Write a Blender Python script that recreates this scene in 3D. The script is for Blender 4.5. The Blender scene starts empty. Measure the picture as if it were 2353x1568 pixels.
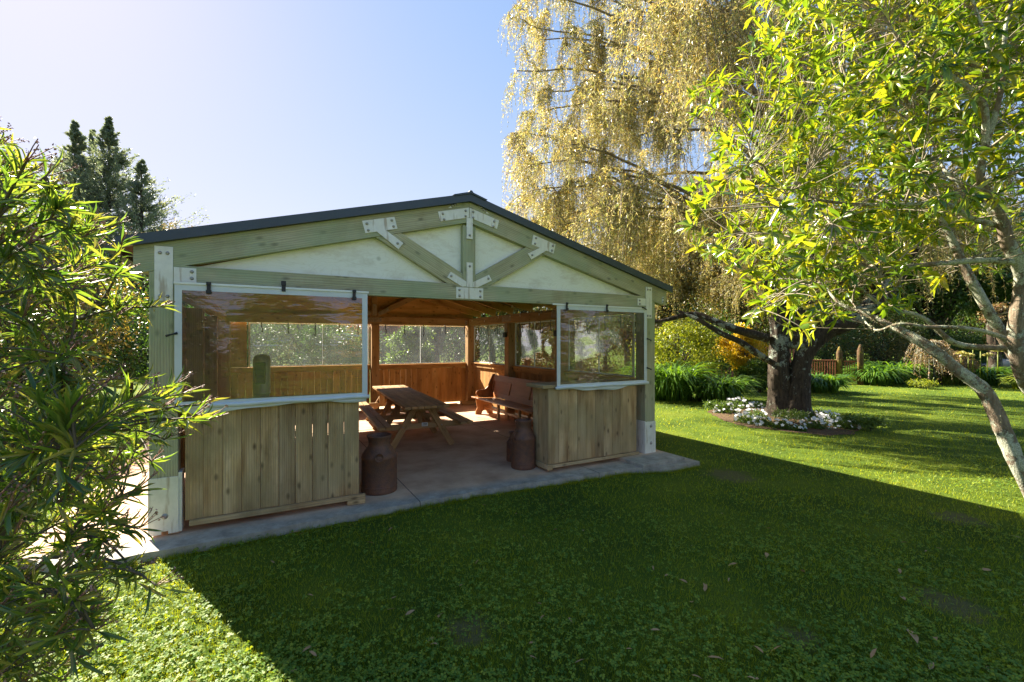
import bpy, math
import numpy as np
from mathutils import Vector, Matrix
S = bpy.context.scene
COL = S.collection
# ------------------------------------------------------------------ camera
H = 1.75; TH = math.radians(61.2); CS, SN = math.cos(TH), math.sin(TH); FP = 1046.0
cd = bpy.data.cameras.new('camera'); cam = bpy.data.objects.new('camera', cd); COL.objects.link(cam)
cam.location = (0, 0, H); cam.rotation_euler = (math.radians(90), 0, -math.radians(28.8))
cd.sensor_width = 36; cd.lens = 16.0; cd.clip_start = .05; cd.clip_end = 2000; cd.shift_y = .0009
S.camera = cam
# ------------------------------------------------------------------ light
SUN_EL = math.radians(36); az = np.array([-.379, .925]); az /= np.linalg.norm(az)
W = bpy.data.worlds.new('World'); S.world = W; W.use_nodes = True
wn = W.node_tree.nodes; wl = W.node_tree.links
sky = wn.new('ShaderNodeTexSky'); sky.sky_type = 'NISHITA'; sky.sun_disc = False
sky.sun_elevation = SUN_EL; sky.sun_rotation = math.atan2(az[0], az[1])
sky.air_density = 1.0; sky.dust_density = .25; sky.ozone_density = 1.3
# soft shoulder on the very bright sky round the sun: c / (1 + k c), slight tint
def vm(op, a, b):
    n = wn.new('ShaderNodeVectorMath'); n.operation = op
    for i, x in enumerate((a, b)):
        if isinstance(x, tuple): n.inputs[i].default_value = x
        else: wl.new(x, n.inputs[i])
    return n.outputs[0]
den = vm('ADD', vm('MULTIPLY', sky.outputs[0], (.66, .66, .66)), (1, 1, 1))
skc = vm('MULTIPLY', vm('DIVIDE', sky.outputs[0], den), (.985, .955, 1.05))
hs = wn.new('ShaderNodeHueSaturation'); hs.inputs['Saturation'].default_value = 1.65; wl.new(skc, hs.inputs['Color'])
wl.new(hs.outputs[0], wn['Background'].inputs[0]); wn['Background'].inputs[1].default_value = .14
sd = bpy.data.lights.new('sun', 'SUN'); sd.energy = 4.2; sd.angle = math.radians(.55); sd.color = (1, .91, .74)
sun = bpy.data.objects.new('sun', sd); COL.objects.link(sun)
tosun = Vector((az[0]*math.cos(SUN_EL), az[1]*math.cos(SUN_EL), math.sin(SUN_EL)))
sun.rotation_euler = tosun.to_track_quat('Z', 'Y').to_euler(); sun.location = (0, 0, 30)
S.view_settings.view_transform = 'Standard'; S.view_settings.look = 'None'
S.view_settings.exposure = 2.6; S.view_settings.gamma = 1
S.cycles.max_bounces = 8; S.cycles.transparent_max_bounces = 24
S.cycles.diffuse_bounces = 6; S.cycles.transmission_bounces = 4

def atD(x, y, d):
    """world point seen at picture position x,y (2353 wide) at depth d: design aid only"""
    u = (x-1176.5)/FP; v = (786-y)/FP
    return np.array(((CS+SN*u)*d, (SN-CS*u)*d, H+v*d))
def onG(x, y, z=-.07):
    v = (786-y)/FP; return atD(x, y, (z-H)/v)
# ------------------------------------------------------------------ helpers
class MB:
    def __init__(s): s.v = []; s.f = []; s.uv = []; s.n = 0; s.sm = []
    def add(s, vs, fs, uvs=None, smooth=False):
        vs = np.asarray(vs, float); s.v.append(vs)
        for i, f in enumerate(fs):
            s.f.append([j+s.n for j in f]); s.sm.append(smooth)
            s.uv.append(uvs[i] if uvs is not None else [(0, 0)]*len(f))
        s.n += len(vs); return s
    def solid(s, vs, fs, L=(1, 0, 0)):
        vs = np.asarray(vs, float); L = np.asarray(L, float); L = L/np.linalg.norm(L); uvs = []
        for f in fs:
            p = vs[list(f)]; n = np.cross(p[1]-p[0], p[2]-p[0]); n = n/(np.linalg.norm(n)+1e-12)
            if abs(n@L) > .8:
                a = np.array((0, 0, 1.)) if abs(n[2]) < .8 else np.array((1., 0, 0)); a = np.cross(n, a); a /= np.linalg.norm(a)
                b = np.cross(n, a); uvs.append([(q@a*.3, q@b) for q in p])
            else:
                b = np.cross(n, L); uvs.append([(q@L, q@b) for q in p])
        return s.add(vs, fs, uvs)
    def box(s, x0, x1, y0, y1, z0, z1, ax=None):
        d = [abs(x1-x0), abs(y1-y0), abs(z1-z0)]
        if ax is None: ax = int(np.argmax(d))
        L = [0, 0, 0]; L[ax] = 1
        v = [(x, y, z) for z in (z0, z1) for y in (y0, y1) for x in (x0, x1)]
        return s.solid(v, [(0, 2, 3, 1), (4, 5, 7, 6), (0, 1, 5, 4), (2, 6, 7, 3), (0, 4, 6, 2), (1, 3, 7, 5)], L)
    def beam(s, a, b, w, h, up=(0, 0, 1)):
        a = np.array(a, float); b = np.array(b, float); L = b-a; L /= np.linalg.norm(L); up = np.array(up, float)
        sd = np.cross(L, up); sd /= np.linalg.norm(sd); u = np.cross(sd, L)
        v = [p+sd*i*w/2+u*j*h/2 for p in (a, b) for j in (-1, 1) for i in (-1, 1)]
        return s.solid(v, [(0, 2, 3, 1), (4, 5, 7, 6), (0, 1, 5, 4), (2, 6, 7, 3), (0, 4, 6, 2), (1, 3, 7, 5)], L)
    def prism(s, poly, y0, y1, L=(1, 0, 0)):   # polygon in x,z ; thickness in y
        n = len(poly); v = [(x, y0, z) for x, z in poly]+[(x, y1, z) for x, z in poly]
        area = sum(poly[i][0]*poly[(i+1) % n][1]-poly[(i+1) % n][0]*poly[i][1] for i in range(n))
        f = [tuple(range(n)), tuple(range(2*n-1, n-1, -1))]+[(i, i+n, (i+1) % n+n, (i+1) % n) for i in range(n)]
        if area < 0: f = [q[::-1] for q in f]
        return s.solid(v, f, L)
    def tube(s, pts, rad, seg=8, cap=True):
        pts = np.asarray(pts, float); n = len(pts); rad = np.broadcast_to(np.asarray(rad, float), (n,))
        T = np.gradient(pts, axis=0); T /= (np.linalg.norm(T, axis=1)[:, None]+1e-9)
        a = np.array((0, 0, 1.)) if abs(T[0][2]) < .9 else np.array((1., 0, 0))
        U = np.cross(T, a); U /= (np.linalg.norm(U, axis=1)[:, None]+1e-9); V = np.cross(T, U)
        th = np.arange(seg)/seg*2*np.pi
        v = (pts[:, None]+rad[:, None, None]*(np.cos(th)[None, :, None]*U[:, None]+np.sin(th)[None, :, None]*V[:, None])).reshape(-1, 3)
        cl = np.concatenate([[0], np.cumsum(np.linalg.norm(np.diff(pts, axis=0), axis=1))]); fs = []; uv = []
        for i in range(n-1):
            for j in range(seg):
                k = (j+1) % seg
                fs.append((i*seg+j, (i+1)*seg+j, (i+1)*seg+k, i*seg+k)); r = rad[i]
                uv.append([(cl[i], r*th[j]), (cl[i+1], r*th[j]), (cl[i+1], r*(th[j]+6.283/seg)), (cl[i], r*(th[j]+6.283/seg))])
        if cap:
            fs += [tuple(range(seg)), tuple(range(n*seg-1, (n-1)*seg-1, -1))]; uv += [[(0, 0)]*seg]*2
        return s.add(v, fs, uv, True)
    def lathe(s, prof, c, seg=32, ax=(0, 0, 1)):   # prof (r,z)
        q = Vector((0, 0, 1)).rotation_difference(Vector(ax)); M = np.array(q.to_matrix())
        th = np.arange(seg)/seg*2*np.pi
        v = np.array([(r*math.cos(t), r*math.sin(t), z) for r, z in prof for t in th])@M.T+np.array(c); fs = []; uv = []
        for i in range(len(prof)-1):
            for j in range(seg):
                k = (j+1) % seg; fs.append((i*seg+j, i*seg+k, (i+1)*seg+k, (i+1)*seg+j))
                uv.append([(prof[i][1], th[j]), (prof[i][1], th[j]+.2), (prof[i+1][1], th[j]+.2), (prof[i+1][1], th[j])])
        return s.add(v, fs, uv, True)
ORG = {}
def link(o, parent=None, org=(0, 0, 0)):
    COL.objects.link(o)
    if parent is not None: o.parent = parent
    ORG[o.name] = org
def raw(name, v, faces, mat, parent=None, k=None, smooth=False, kind=None, local=False):
    """fast mesh from arrays, every face with k corners"""
    v = np.asarray(v, np.float32); faces = np.asarray(faces, np.int32)
    if parent is not None and not local: v = v-np.array(ORG[parent.name], np.float32)
    me = bpy.data.meshes.new(name); nf, k = faces.shape
    me.vertices.add(len(v)); me.vertices.foreach_set('co', v.ravel())
    me.loops.add(nf*k); me.loops.foreach_set('vertex_index', faces.ravel())
    me.polygons.add(nf); me.polygons.foreach_set('loop_start', np.arange(nf, dtype=np.int32)*k)
    me.update(calc_edges=True); me.validate()
    if smooth: me.polygons.foreach_set('use_smooth', np.ones(len(me.polygons), bool))
    me.materials.append(mat); o = bpy.data.objects.new(name, me); link(o, parent, ORG[parent.name] if parent else (0, 0, 0))
    if kind: o['kind'] = kind
    return o
def build(mb, name, mat, parent=None, bevel=0, local=False, kind=None, org=None):
    v = np.concatenate(mb.v)
    o0 = np.array(ORG[parent.name]) if parent is not None else np.array(org or (0, 0, 0))
    if not local: v = v-o0
    me = bpy.data.meshes.new(name); me.from_pydata(v.tolist(), [], mb.f)
    uvl = me.uv_layers.new(name='UVMap'); flat = np.array([c for f in mb.uv for c in f], np.float32)
    uvl.data.foreach_set('uv', flat.ravel())
    me.polygons.foreach_set('use_smooth', np.array(mb.sm, bool)); me.materials.append(mat)
    o = bpy.data.objects.new(name, me); link(o, parent, tuple(o0))
    if parent is None: o.location = tuple(o0)
    if bevel:
        b = o.modifiers.new('bevel', 'BEVEL'); b.width = bevel; b.segments = 2; b.limit_method = 'ANGLE'; b.angle_limit = math.radians(40)
    if kind: o['kind'] = kind
    return o
def thing(name, label, cat, loc=(0, 0, 0), group=None, rz=0):
    o = bpy.data.objects.new(name, None); COL.objects.link(o); o.location = loc; o.rotation_euler = (0, 0, rz)
    o.empty_display_size = .1; ORG[o.name] = tuple(loc); tag(o, label, cat, group); return o
def tag(o, label, cat, group=None):
    o['label'] = label; o['category'] = cat
    if group: o['group'] = group
    return o
def copy_tree(o, parent=None):
    c = o.copy(); COL.objects.link(c); c.parent = parent; ORG[c.name] = ORG[o.name]
    for ch in list(o.children): copy_tree(ch, c)
    return c
# ------------------------------------------------------------------ materials
def mat(name):
    m = bpy.data.materials.new(name); m.use_nodes = True; nt = m.node_tree; nt.nodes.clear()
    out = nt.nodes.new('ShaderNodeOutputMaterial')
    def N(t, **kw):
        n = nt.nodes.new('ShaderNode'+t)
        for k, v in kw.items():
            if k.startswith('_'): setattr(n, k[1:], v); continue
            i = n.inputs[int(k[1:])] if k[0] == 'i' and k[1:].isdigit() else n.inputs[k.replace('0', ' ')]
            if hasattr(v, 'is_output') or isinstance(v, bpy.types.NodeSocket): nt.links.new(v, i)
            else:
                if isinstance(v, tuple) and len(v) == 3 and len(getattr(i, 'default_value', (0,)*3)) == 4: v = v+(1,)
                i.default_value = v
        return n
    def ramp(fac, *st):
        r = nt.nodes.new('ShaderNodeValToRGB'); nt.links.new(fac, r.inputs[0]); e = r.color_ramp.elements
        while len(e) < len(st): e.new(.5)
        for i, (p, c) in enumerate(st):
            e[i].position = p; e[i].color = (c if isinstance(c, tuple) else (c, c, c))+(1,)
        return r.outputs[0]
    def mix(f, a, b, bt='MIX'):
        n = nt.nodes.new('ShaderNodeMix'); n.data_type = 'RGBA'; n.blend_type = bt
        for i, x in ((0, f), (6, a), (7, b)):
            if isinstance(x, bpy.types.NodeSocket): nt.links.new(x, n.inputs[i])
            else: n.inputs[i].default_value = x+(1,) if isinstance(x, tuple) else x
        return n.outputs[2]
    def math_(op, a, b=0.):
        n = nt.nodes.new('ShaderNodeMath'); n.operation = op
        for i, x in ((0, a), (1, b)):
            if isinstance(x, bpy.types.NodeSocket): nt.links.new(x, n.inputs[i])
            else: n.inputs[i].default_value = x
        return n.outputs[0]
    def fin(sh): nt.links.new(sh, out.inputs[0]); return m
    return m, N, ramp, mix, math_, fin
def wood(name, cols, knots=1., stain=(.12, .09, .05), stain_amt=.35, rough=.75, spec=.25, moss=None):
    m, N, ramp, mix, ma, fin = mat(name)
    geo = N('NewGeometry'); rnd = geo.outputs['Random Per Island']; uv = N('TexCoord').outputs['UV']
    off = N('CombineXYZ', X=ma('MULTIPLY', rnd, 37.), Y=ma('MULTIPLY', rnd, 91.)).outputs[0]
    p = N('VectorMath', _operation='ADD', i0=uv, i1=off).outputs[0]
    ring = N('TexNoise', Vector=N('Mapping', Vector=p, Scale=(1.3, 8, 1)).outputs[0], Scale=1., Detail=3.)
    g1 = N('TexWave', Vector=N('Mapping', Vector=p, Scale=(.25, 9, 1)).outputs[0], Scale=1.6, Distortion=7., Detail=3., Detail0Scale=.8, _bands_direction='Y')
    fine = N('TexNoise', Vector=N('Mapping', Vector=p, Scale=(4, 160, 1)).outputs[0], Scale=1., Detail=4.)
    c = ramp(ring.outputs[0], *[(.25+.5*i/(len(cols)-1), x) for i, x in enumerate(cols)])
    c = mix(.55, c, ramp(g1.outputs[0], (0., .62), (.6, 1.), (1., 1.06)), 'MULTIPLY')
    c = mix(.6, c, ramp(fine.outputs[0], (.3, .7), (.6, 1.05)), 'MULTIPLY')
    hv = ramp(rnd, (0, (.62, .62, .66)), (.35, (.92, .88, .82)), (.7, (1.1, 1.02, .92)), (1, (1.28, 1.3, 1.28)))
    c = mix(.8, c, hv, 'MULTIPLY')
    if knots:
        v = N('TexVoronoi', Vector=N('Mapping', Vector=p, Scale=(3.4, 6.8, 1)).outputs[0], Scale=.8, Randomness=1., _voronoi_dimensions='2D')
        k = ramp(v.outputs['Distance'], (.03, 1.), (.07, .6), (.125, 0.))
        c = mix(ma('MULTIPLY', k, .62*knots), c, tuple(x*.28 for x in cols[0]))
    pos = geo.outputs['Position']
    st = N('TexNoise', Vector=N('Mapping', Vector=pos, Scale=(2.2, 2.2, .9)).outputs[0], Scale=1.4, Detail=6., Roughness=.65)
    c = mix(ma('MULTIPLY', ramp(st.outputs[0], (.5, 0.), (.72, 1.)), stain_amt), c, stain)
    if moss:
        ms = N('TexNoise', Vector=pos, Scale=2.1, Detail=5.)
        c = mix(ma('MULTIPLY', ramp(ms.outputs[0], (.42, 0.), (.62, 1.)), .55), c, moss)
    bp = N('Bump', Strength=.35, Distance=.004, Height=ma('ADD', fine.outputs[0], g1.outputs[0]))
    return fin(N('BsdfPrincipled', Base0Color=c, Roughness=rough, Normal=bp.outputs[0], **{'Specular0IOR0Level': spec}).outputs[0])
def simple(name, col, rough=.5, metal=0., var=.25, scale=8., spec=.5, bump=0., bscale=40., col2=None):
    m, N, ramp, mix, ma, fin = mat(name); pos = N('NewGeometry').outputs['Position']
    n = N('TexNoise', Vector=pos, Scale=scale, Detail=6., Roughness=.65)
    c2 = col2 or tuple(x*(1-var) for x in col)
    c = mix(ramp(n.outputs[0], (.35, 0.), (.68, 1.)), col, c2); kw = {}
    if bump: kw['Normal'] = N('Bump', Strength=bump, Distance=.01, Height=N('TexNoise', Vector=pos, Scale=bscale, Detail=5.).outputs[0]).outputs[0]
    return fin(N('BsdfPrincipled', Base0Color=c, Roughness=rough, Metallic=metal, **{'Specular0IOR0Level': spec}, **kw).outputs[0])
def leafmat(name, cols, trans=.45, tcol=(1.25, 1.15, .55), rough=.45, spec=.5, patch=0.):
    m, N, ramp, mix, ma, fin = mat(name); g = N('NewGeometry')
    c = ramp(g.outputs['Random Per Island'], *[(i/(len(cols)-1), x) for i, x in enumerate(cols)])
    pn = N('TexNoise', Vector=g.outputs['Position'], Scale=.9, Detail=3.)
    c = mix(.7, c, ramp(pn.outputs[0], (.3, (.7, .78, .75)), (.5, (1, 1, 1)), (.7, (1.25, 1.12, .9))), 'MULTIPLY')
    p = N('BsdfPrincipled', Base0Color=c, Roughness=rough, **{'Specular0IOR0Level': spec})
    t = N('BsdfTranslucent', Color=mix(1., c, tcol, 'MULTIPLY'))
    mx = N('MixShader', i0=trans, i1=p.outputs[0], i2=t.outputs[0])
    return fin(mx.outputs[0])
def barkmat(name, base, dark, lichen, lich=.5, scale=1.):
    m, N, ramp, mix, ma, fin = mat(name); g = N('NewGeometry'); pos = g.outputs['Position']
    n = N('TexNoise', Vector=N('Mapping', Vector=pos, Scale=(22*scale, 22*scale, 5*scale)).outputs[0], Scale=1., Detail=6., Roughness=.7)
    c = ramp(n.outputs[0], (.3, dark), (.62, base))
    l = N('TexNoise', Vector=pos, Scale=7.*scale, Detail=7., Roughness=.72)
    l2 = N('TexNoise', Vector=pos, Scale=1.6*scale, Detail=2.)
    lm = ramp(ma('ADD', ma('MULTIPLY', l.outputs[0], .7), ma('MULTIPLY', l2.outputs[0], .5)), (.66-.1*lich, 0.), (.70-.1*lich, 1.))
    c = mix(lm, c, mix(ramp(N('TexNoise', Vector=pos, Scale=60.*scale, Detail=3.).outputs[0], (.4, 0.), (.6, 1.)), lichen, tuple(x*.55 for x in lichen)))
    bp = N('Bump', Strength=.9, Distance=.02, Height=ma('ADD', n.outputs[0], ma('MULTIPLY', lm, .3)))
    return fin(N('BsdfPrincipled', Base0Color=c, Roughness=.9, Normal=bp.outputs[0], **{'Specular0IOR0Level': .15}).outputs[0])

M = {}
M['treated'] = wood('treated_timber', [(.34, .33, .20), (.48, .46, .31), (.56, .53, .38)], knots=1, stain=(.16, .12, .05), stain_amt=.35, moss=(.30, .37, .23))
M['board'] = wood('weathered_board', [(.25, .145, .07), (.50, .35, .19), (.66, .51, .33)], knots=1.3, stain=(.11, .07, .03), stain_amt=.7, moss=(.34, .27, .15))
M['inboard'] = wood('warm_board', [(.33, .16, .05), (.52, .28, .095), (.6, .35, .14)], knots=1.1, stain=(.14, .06, .02), stain_amt=.4)
M['inbeam'] = wood('warm_beam', [(.30, .18, .08), (.46, .28, .13), (.52, .34, .17)], knots=1, stain=(.10, .05, .02), stain_amt=.4)
M['tablewood'] = wood('picnic_table_wood', [(.32, .18, .08), (.50, .30, .14), (.60, .38, .19)], knots=.6, stain=(.10, .055, .03), stain_amt=.3, rough=.6)
M['pew'] = wood('varnished_pew', [(.30, .11, .035), (.42, .17, .055), (.50, .22, .08)], knots=0, stain=(.10, .03, .01), stain_amt=.2, rough=.32, spec=.5)
M['redwood'] = wood('stained_rail', [(.25, .09, .05), (.36, .14, .08), (.42, .19, .12)], knots=0, stain_amt=.2)
def ply():
    m, N, ramp, mix, ma, fin = mat('gable_plywood'); g = N('NewGeometry'); pos = g.outputs['Position']
    d = N('TexNoise', Vector=N('Mapping', Vector=pos, Scale=(1.1, 1, 3.2)).outputs[0], Scale=1.7, Detail=2., Distortion=.6)
    w = ma('FRACT', ma('MULTIPLY', d.outputs[0], 16.))
    c = mix(ramp(w, (.0, .4), (.18, 0.), (.85, 0.), (1., .4)), (.82, .82, .73), (.68, .67, .54))
    st = N('TexNoise', Vector=N('Mapping', Vector=pos, Scale=(1, 1, 2.5)).outputs[0], Scale=2.4, Detail=8., Roughness=.7)
    c = mix(ma('MULTIPLY', ramp(st.outputs[0], (.52, 0.), (.72, 1.)), .42), c, (.40, .31, .18))
    v = N('TexVoronoi', Vector=pos, Scale=2.3); c = mix(ma('MULTIPLY', ramp(v.outputs['Distance'], (.04, 1.), (.09, 0.)), .6), c, (.12, .12, .10))
    return fin(N('BsdfPrincipled', Base0Color=c, Roughness=.8, **{'Specular0IOR0Level': .2}).outputs[0])
M['ply'] = ply()
def steel():
    m, N, ramp, mix, ma, fin = mat('galvanised_plate'); pos = N('NewGeometry').outputs['Position']
    n = N('TexNoise', Vector=pos, Scale=9., Detail=7., Roughness=.7)
    c = mix(ramp(n.outputs[0], (.3, 0.), (.7, 1.)), (.78, .77, .72), (.64, .63, .57))
    s = N('TexNoise', Vector=N('Mapping', Vector=pos, Scale=(26, 26, 3)).outputs[0], Scale=1., Detail=4.)
    c = mix(ma('MULTIPLY', ramp(s.outputs[0], (.58, 0.), (.7, 1.)), .6), c, (.26, .17, .08))
    return fin(N('BsdfPrincipled', Base0Color=c, Roughness=.55, Metallic=.15).outputs[0])
M['steel'] = steel()
M['inplate'] = simple('nail_plate', (.36, .27, .19), .6, .2, .4, 20)
M['bolt'] = simple('bolt_metal', (.42, .40, .36), .4, .5, .4, 60)
M['roof'] = simple('roof_steel', (.035, .055, .075), .38, .0, .2, 4, spec=.5)
M['soffit'] = simple('roof_lining', (.10, .055, .025), .85, 0, .4, 3)
M['vinyl'] = simple('white_vinyl', (.62, .66, .70), .45, 0, .08, 6, spec=.4)
M['alu'] = simple('white_batten', (.78, .79, .76), .4, 0, .08, 10)
M['black'] = simple('black_strap', (.012, .013, .017), .5, 0, .3, 20)
M['rust'] = simple('rusted_can', (.10, .055, .042), .6, .15, .5, 14, bump=.6, bscale=90, col2=(.20, .085, .045))
M['wire'] = simple('dark_wire', (.02, .02, .018), .5)
M['bulb'] = simple('fairy_bulb', (.75, .75, .72), .2, spec=.8)
M['inox'] = simple('brushed_steel', (.30, .29, .28), .5, .5, .15, 5)
M['dark'] = simple('dark_opening', (.015, .014, .013), .5)
M['plaque'] = simple('plaque_white', (.7, .72, .72), .4)
def concrete():
    m, N, ramp, mix, ma, fin = mat('slab_concrete'); pos = N('NewGeometry').outputs['Position']
    n = N('TexNoise', Vector=pos, Scale=1.6, Detail=9., Roughness=.62)
    inn = ramp(n.outputs[0], (.3, (.36, .22, .14)), (.5, (.54, .36, .24)), (.7, (.66, .48, .34)))
    n2 = N('TexNoise', Vector=pos, Scale=6., Detail=8., Roughness=.75)
    ot = ramp(n2.outputs[0], (.3, (.18, .165, .14)), (.5, (.31, .285, .245)), (.7, (.44, .41, .35)))
    sx = N('SeparateXYZ', Vector=pos)
    f = ramp(ma('ADD', sx.outputs[1], ma('MULTIPLY', n.outputs[0], .25)), (0, 0.), (1, 1.))
    f = N('MapRange', Value=ma('ADD', sx.outputs[1], ma('MULTIPLY', n.outputs[0], .3)), i1=5.12, i2=5.3).outputs[0]
    c = mix(f, ot, inn)
    for off, a in ((1.52, 0), (8.9, 1), (3.95, 0)):
        d = ma('ABSOLUTE', ma('SUBTRACT', ma('ADD', sx.outputs[a], ma('MULTIPLY', n2.outputs[0], .02)), off+.01))
        c = mix(ma('LESS_THAN', d, .005), c, (.07, .055, .045))
    sp = N('TexVoronoi', Vector=pos, Scale=22.); c = mix(ramp(sp.outputs['Distance'], (.05, .5), (.09, 0.)), c, (.08, .07, .06))
    bp = N('Bump', Strength=.4, Distance=.01, Height=N('TexNoise', Vector=pos, Scale=45., Detail=6.).outputs[0])
    return fin(N('BsdfPrincipled', Base0Color=c, Roughness=.82, Normal=bp.outputs[0], **{'Specular0IOR0Level': .25}).outputs[0])
M['conc'] = concrete()
def pvc(name, dust, refl, wav):
    m, N, ramp, mix, ma, fin = mat(name); pos = N('NewGeometry').outputs['Position']
    w = N('TexNoise', Vector=N('Mapping', Vector=pos, Scale=(1.5, 1.5, 5)).outputs[0], Scale=1.5, Detail=3.)
    bp = N('Bump', Strength=wav, Distance=.035, Height=w.outputs[0])
    fr = N('Fresnel', IOR=1.5)
    gl = N('BsdfGlossy', Color=(.95, .97, 1.), Roughness=.04, Normal=bp.outputs[0])
    tr = N('BsdfTransparent', Color=(.93, .94, .93))
    a = N('MixShader', i0=ma('MULTIPLY', fr.outputs[0], refl), i1=tr.outputs[0], i2=gl.outputs[0])
    d = N('AddShader', i0=N('BsdfTranslucent', Color=(.45, .47, .5)).outputs[0], i1=N('BsdfDiffuse', Color=(.4, .42, .45)).outputs[0])
    dn = N('TexNoise', Vector=pos, Scale=3., Detail=7., Roughness=.7)
    df = ma('MULTIPLY', ramp(dn.outputs[0], (.35, .5), (.7, 1.)), dust)
    return fin(N('MixShader', i0=df, i1=a.outputs[0], i2=d.outputs[0]).outputs[0])
M['pvc'] = pvc('clear_pvc', .07, 2.4, .3)
M['pvc2'] = pvc('dusty_pvc', .06, .45, .12)
def ground():
    m, N, ramp, mix, ma, fin = mat('lawn'); pos = N('NewGeometry').outputs['Position']
    n = N('TexNoise', Vector=pos, Scale=.8, Detail=6., Roughness=.65); f = N('TexNoise', Vector=pos, Scale=60., Detail=5., Roughness=.75)
    c = ramp(n.outputs[0], (.3, (.05, .085, .012)), (.5, (.09, .14, .014)), (.7, (.15, .19, .02)))
    c = mix(.85, c, ramp(f.outputs[0], (.3, .5), (.5, .95), (.7, 1.4)), 'MULTIPLY')
    soil = mix(f.outputs[0], (.09, .06, .035), (.26, .20, .12))
    spots = [(1.15, 2.65, .17), (5.6, 4.0, .3), (2.9, 1.6, .12), (4.2, 1.3, .2), (.0, .75, .25), (6.3, 1.9, .2)]
    g = None
    for x, y, r in spots:
        d = N('VectorMath', _operation='DISTANCE', i0=pos, i1=(x, y, -.07)).outputs['Value']
        e = N('MapRange', Value=ma('ADD', ma('DIVIDE', d, r), ma('MULTIPLY', N('TexNoise', Vector=pos, Scale=9., Detail=4.).outputs[0], 1.6)), i1=2.1, i2=1.4).outputs[0]
        g = e if g is None else ma('MAXIMUM', g, e)
    c = mix(ma('MULTIPLY', g, .6), c, soil)
    bp = N('Bump', Strength=1., Distance=.03, Height=f.outputs[0])
    return fin(N('BsdfPrincipled', Base0Color=c, Roughness=.95, Normal=bp.outputs[0], **{'Specular0IOR0Level': .1}).outputs[0])
M['lawn'] = ground()
M['soil'] = simple('mulch', (.15, .10, .06), .95, 0, .7, 30, bump=1, bscale=60, spec=.1)
M['grass'] = leafmat('grass_blades', [(.12, .19, .012), (.20, .28, .014), (.27, .35, .02), (.31, .35, .04)], .5, (1.6, 1.3, .45), .5, .25)
M['clover'] = leafmat('clover_leaves', [(.08, .18, .03), (.13, .24, .04), (.20, .30, .04), (.28, .34, .04)], .45, (1.7, 1.4, .4), .55, .25)
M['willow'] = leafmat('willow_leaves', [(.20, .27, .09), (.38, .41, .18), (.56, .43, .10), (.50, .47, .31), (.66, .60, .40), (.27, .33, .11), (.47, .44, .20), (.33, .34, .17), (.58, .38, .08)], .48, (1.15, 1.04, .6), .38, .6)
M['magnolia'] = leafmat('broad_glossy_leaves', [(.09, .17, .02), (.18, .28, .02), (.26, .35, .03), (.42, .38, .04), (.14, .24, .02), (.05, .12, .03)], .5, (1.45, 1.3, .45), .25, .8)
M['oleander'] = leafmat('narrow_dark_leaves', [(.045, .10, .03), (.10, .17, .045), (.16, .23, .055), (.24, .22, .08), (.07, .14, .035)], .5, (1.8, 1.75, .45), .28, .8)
M['redtwig'] = simple('red_brown_twig', (.26, .12, .085), .6, 0, .4, 30)
M['bud'] = simple('pink_bud', (.42, .22, .17), .6, 0, .3, 60)
M['stem'] = simple('grey_brown_stem', (.13, .10, .065), .8, 0, .5, 20)
M['bark_w'] = barkmat('willow_bark', (.075, .058, .042), (.018, .014, .011), (.33, .36, .29), .3)
M['bark_m'] = barkmat('lichen_bark', (.27, .21, .15), (.09, .065, .045), (.46, .47, .36), .8, 1.5)
M['bark_d'] = barkmat('dark_bark', (.07, .05, .035), (.02, .015, .01), (.14, .15, .11), .2)
M['lichen'] = leafmat('lichen_tufts', [(.30, .33, .20), (.38, .40, .27)], .3, (1, 1, .9), .9, .1)
M['agap'] = leafmat('strap_leaves', [(.05, .12, .02), (.09, .19, .025), (.16, .27, .03)], .4, (1.6, 1.5, .4), .3, .6)
M['white'] = leafmat('white_petals', [(.75, .77, .8), (.82, .82, .84)], .3, (1, 1, 1), .6, .2)
M['yellow'] = leafmat('yellow_leaves', [(.40, .30, .02), (.55, .38, .02), (.35, .34, .04)], .5, (1.3, 1.1, .4))
M['red'] = leafmat('red_leaves', [(.22, .05, .03), (.32, .08, .04), (.30, .14, .05)], .4, (1.3, 1, .8))
M['pinkbrown'] = leafmat('bronze_leaves', [(.30, .17, .10), (.26, .20, .09), (.20, .19, .07)], .4, (1.2, 1, .7))
M['dgreen'] = leafmat('dark_evergreen', [(.03, .065, .02), (.05, .10, .03), (.08, .14, .035)], .3, (1.4, 1.5, .5))
M['mgreen'] = leafmat('mid_green', [(.05, .10, .02), (.08, .15, .025), (.13, .19, .04)], .4, (1.4, 1.3, .5))
M['olive'] = leafmat('olive_autumn', [(.10, .10, .03), (.17, .15, .045), (.26, .20, .06), (.13, .13, .04)], .4, (1.3, 1.1, .5))
M['conif'] = leafmat('hazed_conifer_needles', [(.15, .19, .16), (.20, .24, .20), (.27, .29, .23)], .45, (1.2, 1.2, .7))  # needle colours lightened, distance haze is painted into them
M['ygreen'] = leafmat('yellow_green', [(.14, .20, .02), (.22, .27, .03), (.30, .30, .05)], .5, (1.4, 1.3, .4))
M['litter'] = leafmat('fallen_leaf_brown', [(.30, .12, .04), (.45, .19, .06), (.36, .25, .14), (.48, .36, .08)], .15, (1, .9, .7), .6, .3)
M['willowbranch'] = simple('willow_branch', (.26, .20, .13), .85, 0, .5, 12)
M['willowtwig'] = simple('willow_twig', (.22, .14, .06), .8)
M['twig_m'] = simple('pale_twig', (.30, .25, .17), .8, 0, .5, 20)
M['pinkolive'] = leafmat('pale_olive', [(.16, .14, .08), (.22, .19, .11), (.28, .24, .15)], .35, (1.1, 1, .8))
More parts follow.
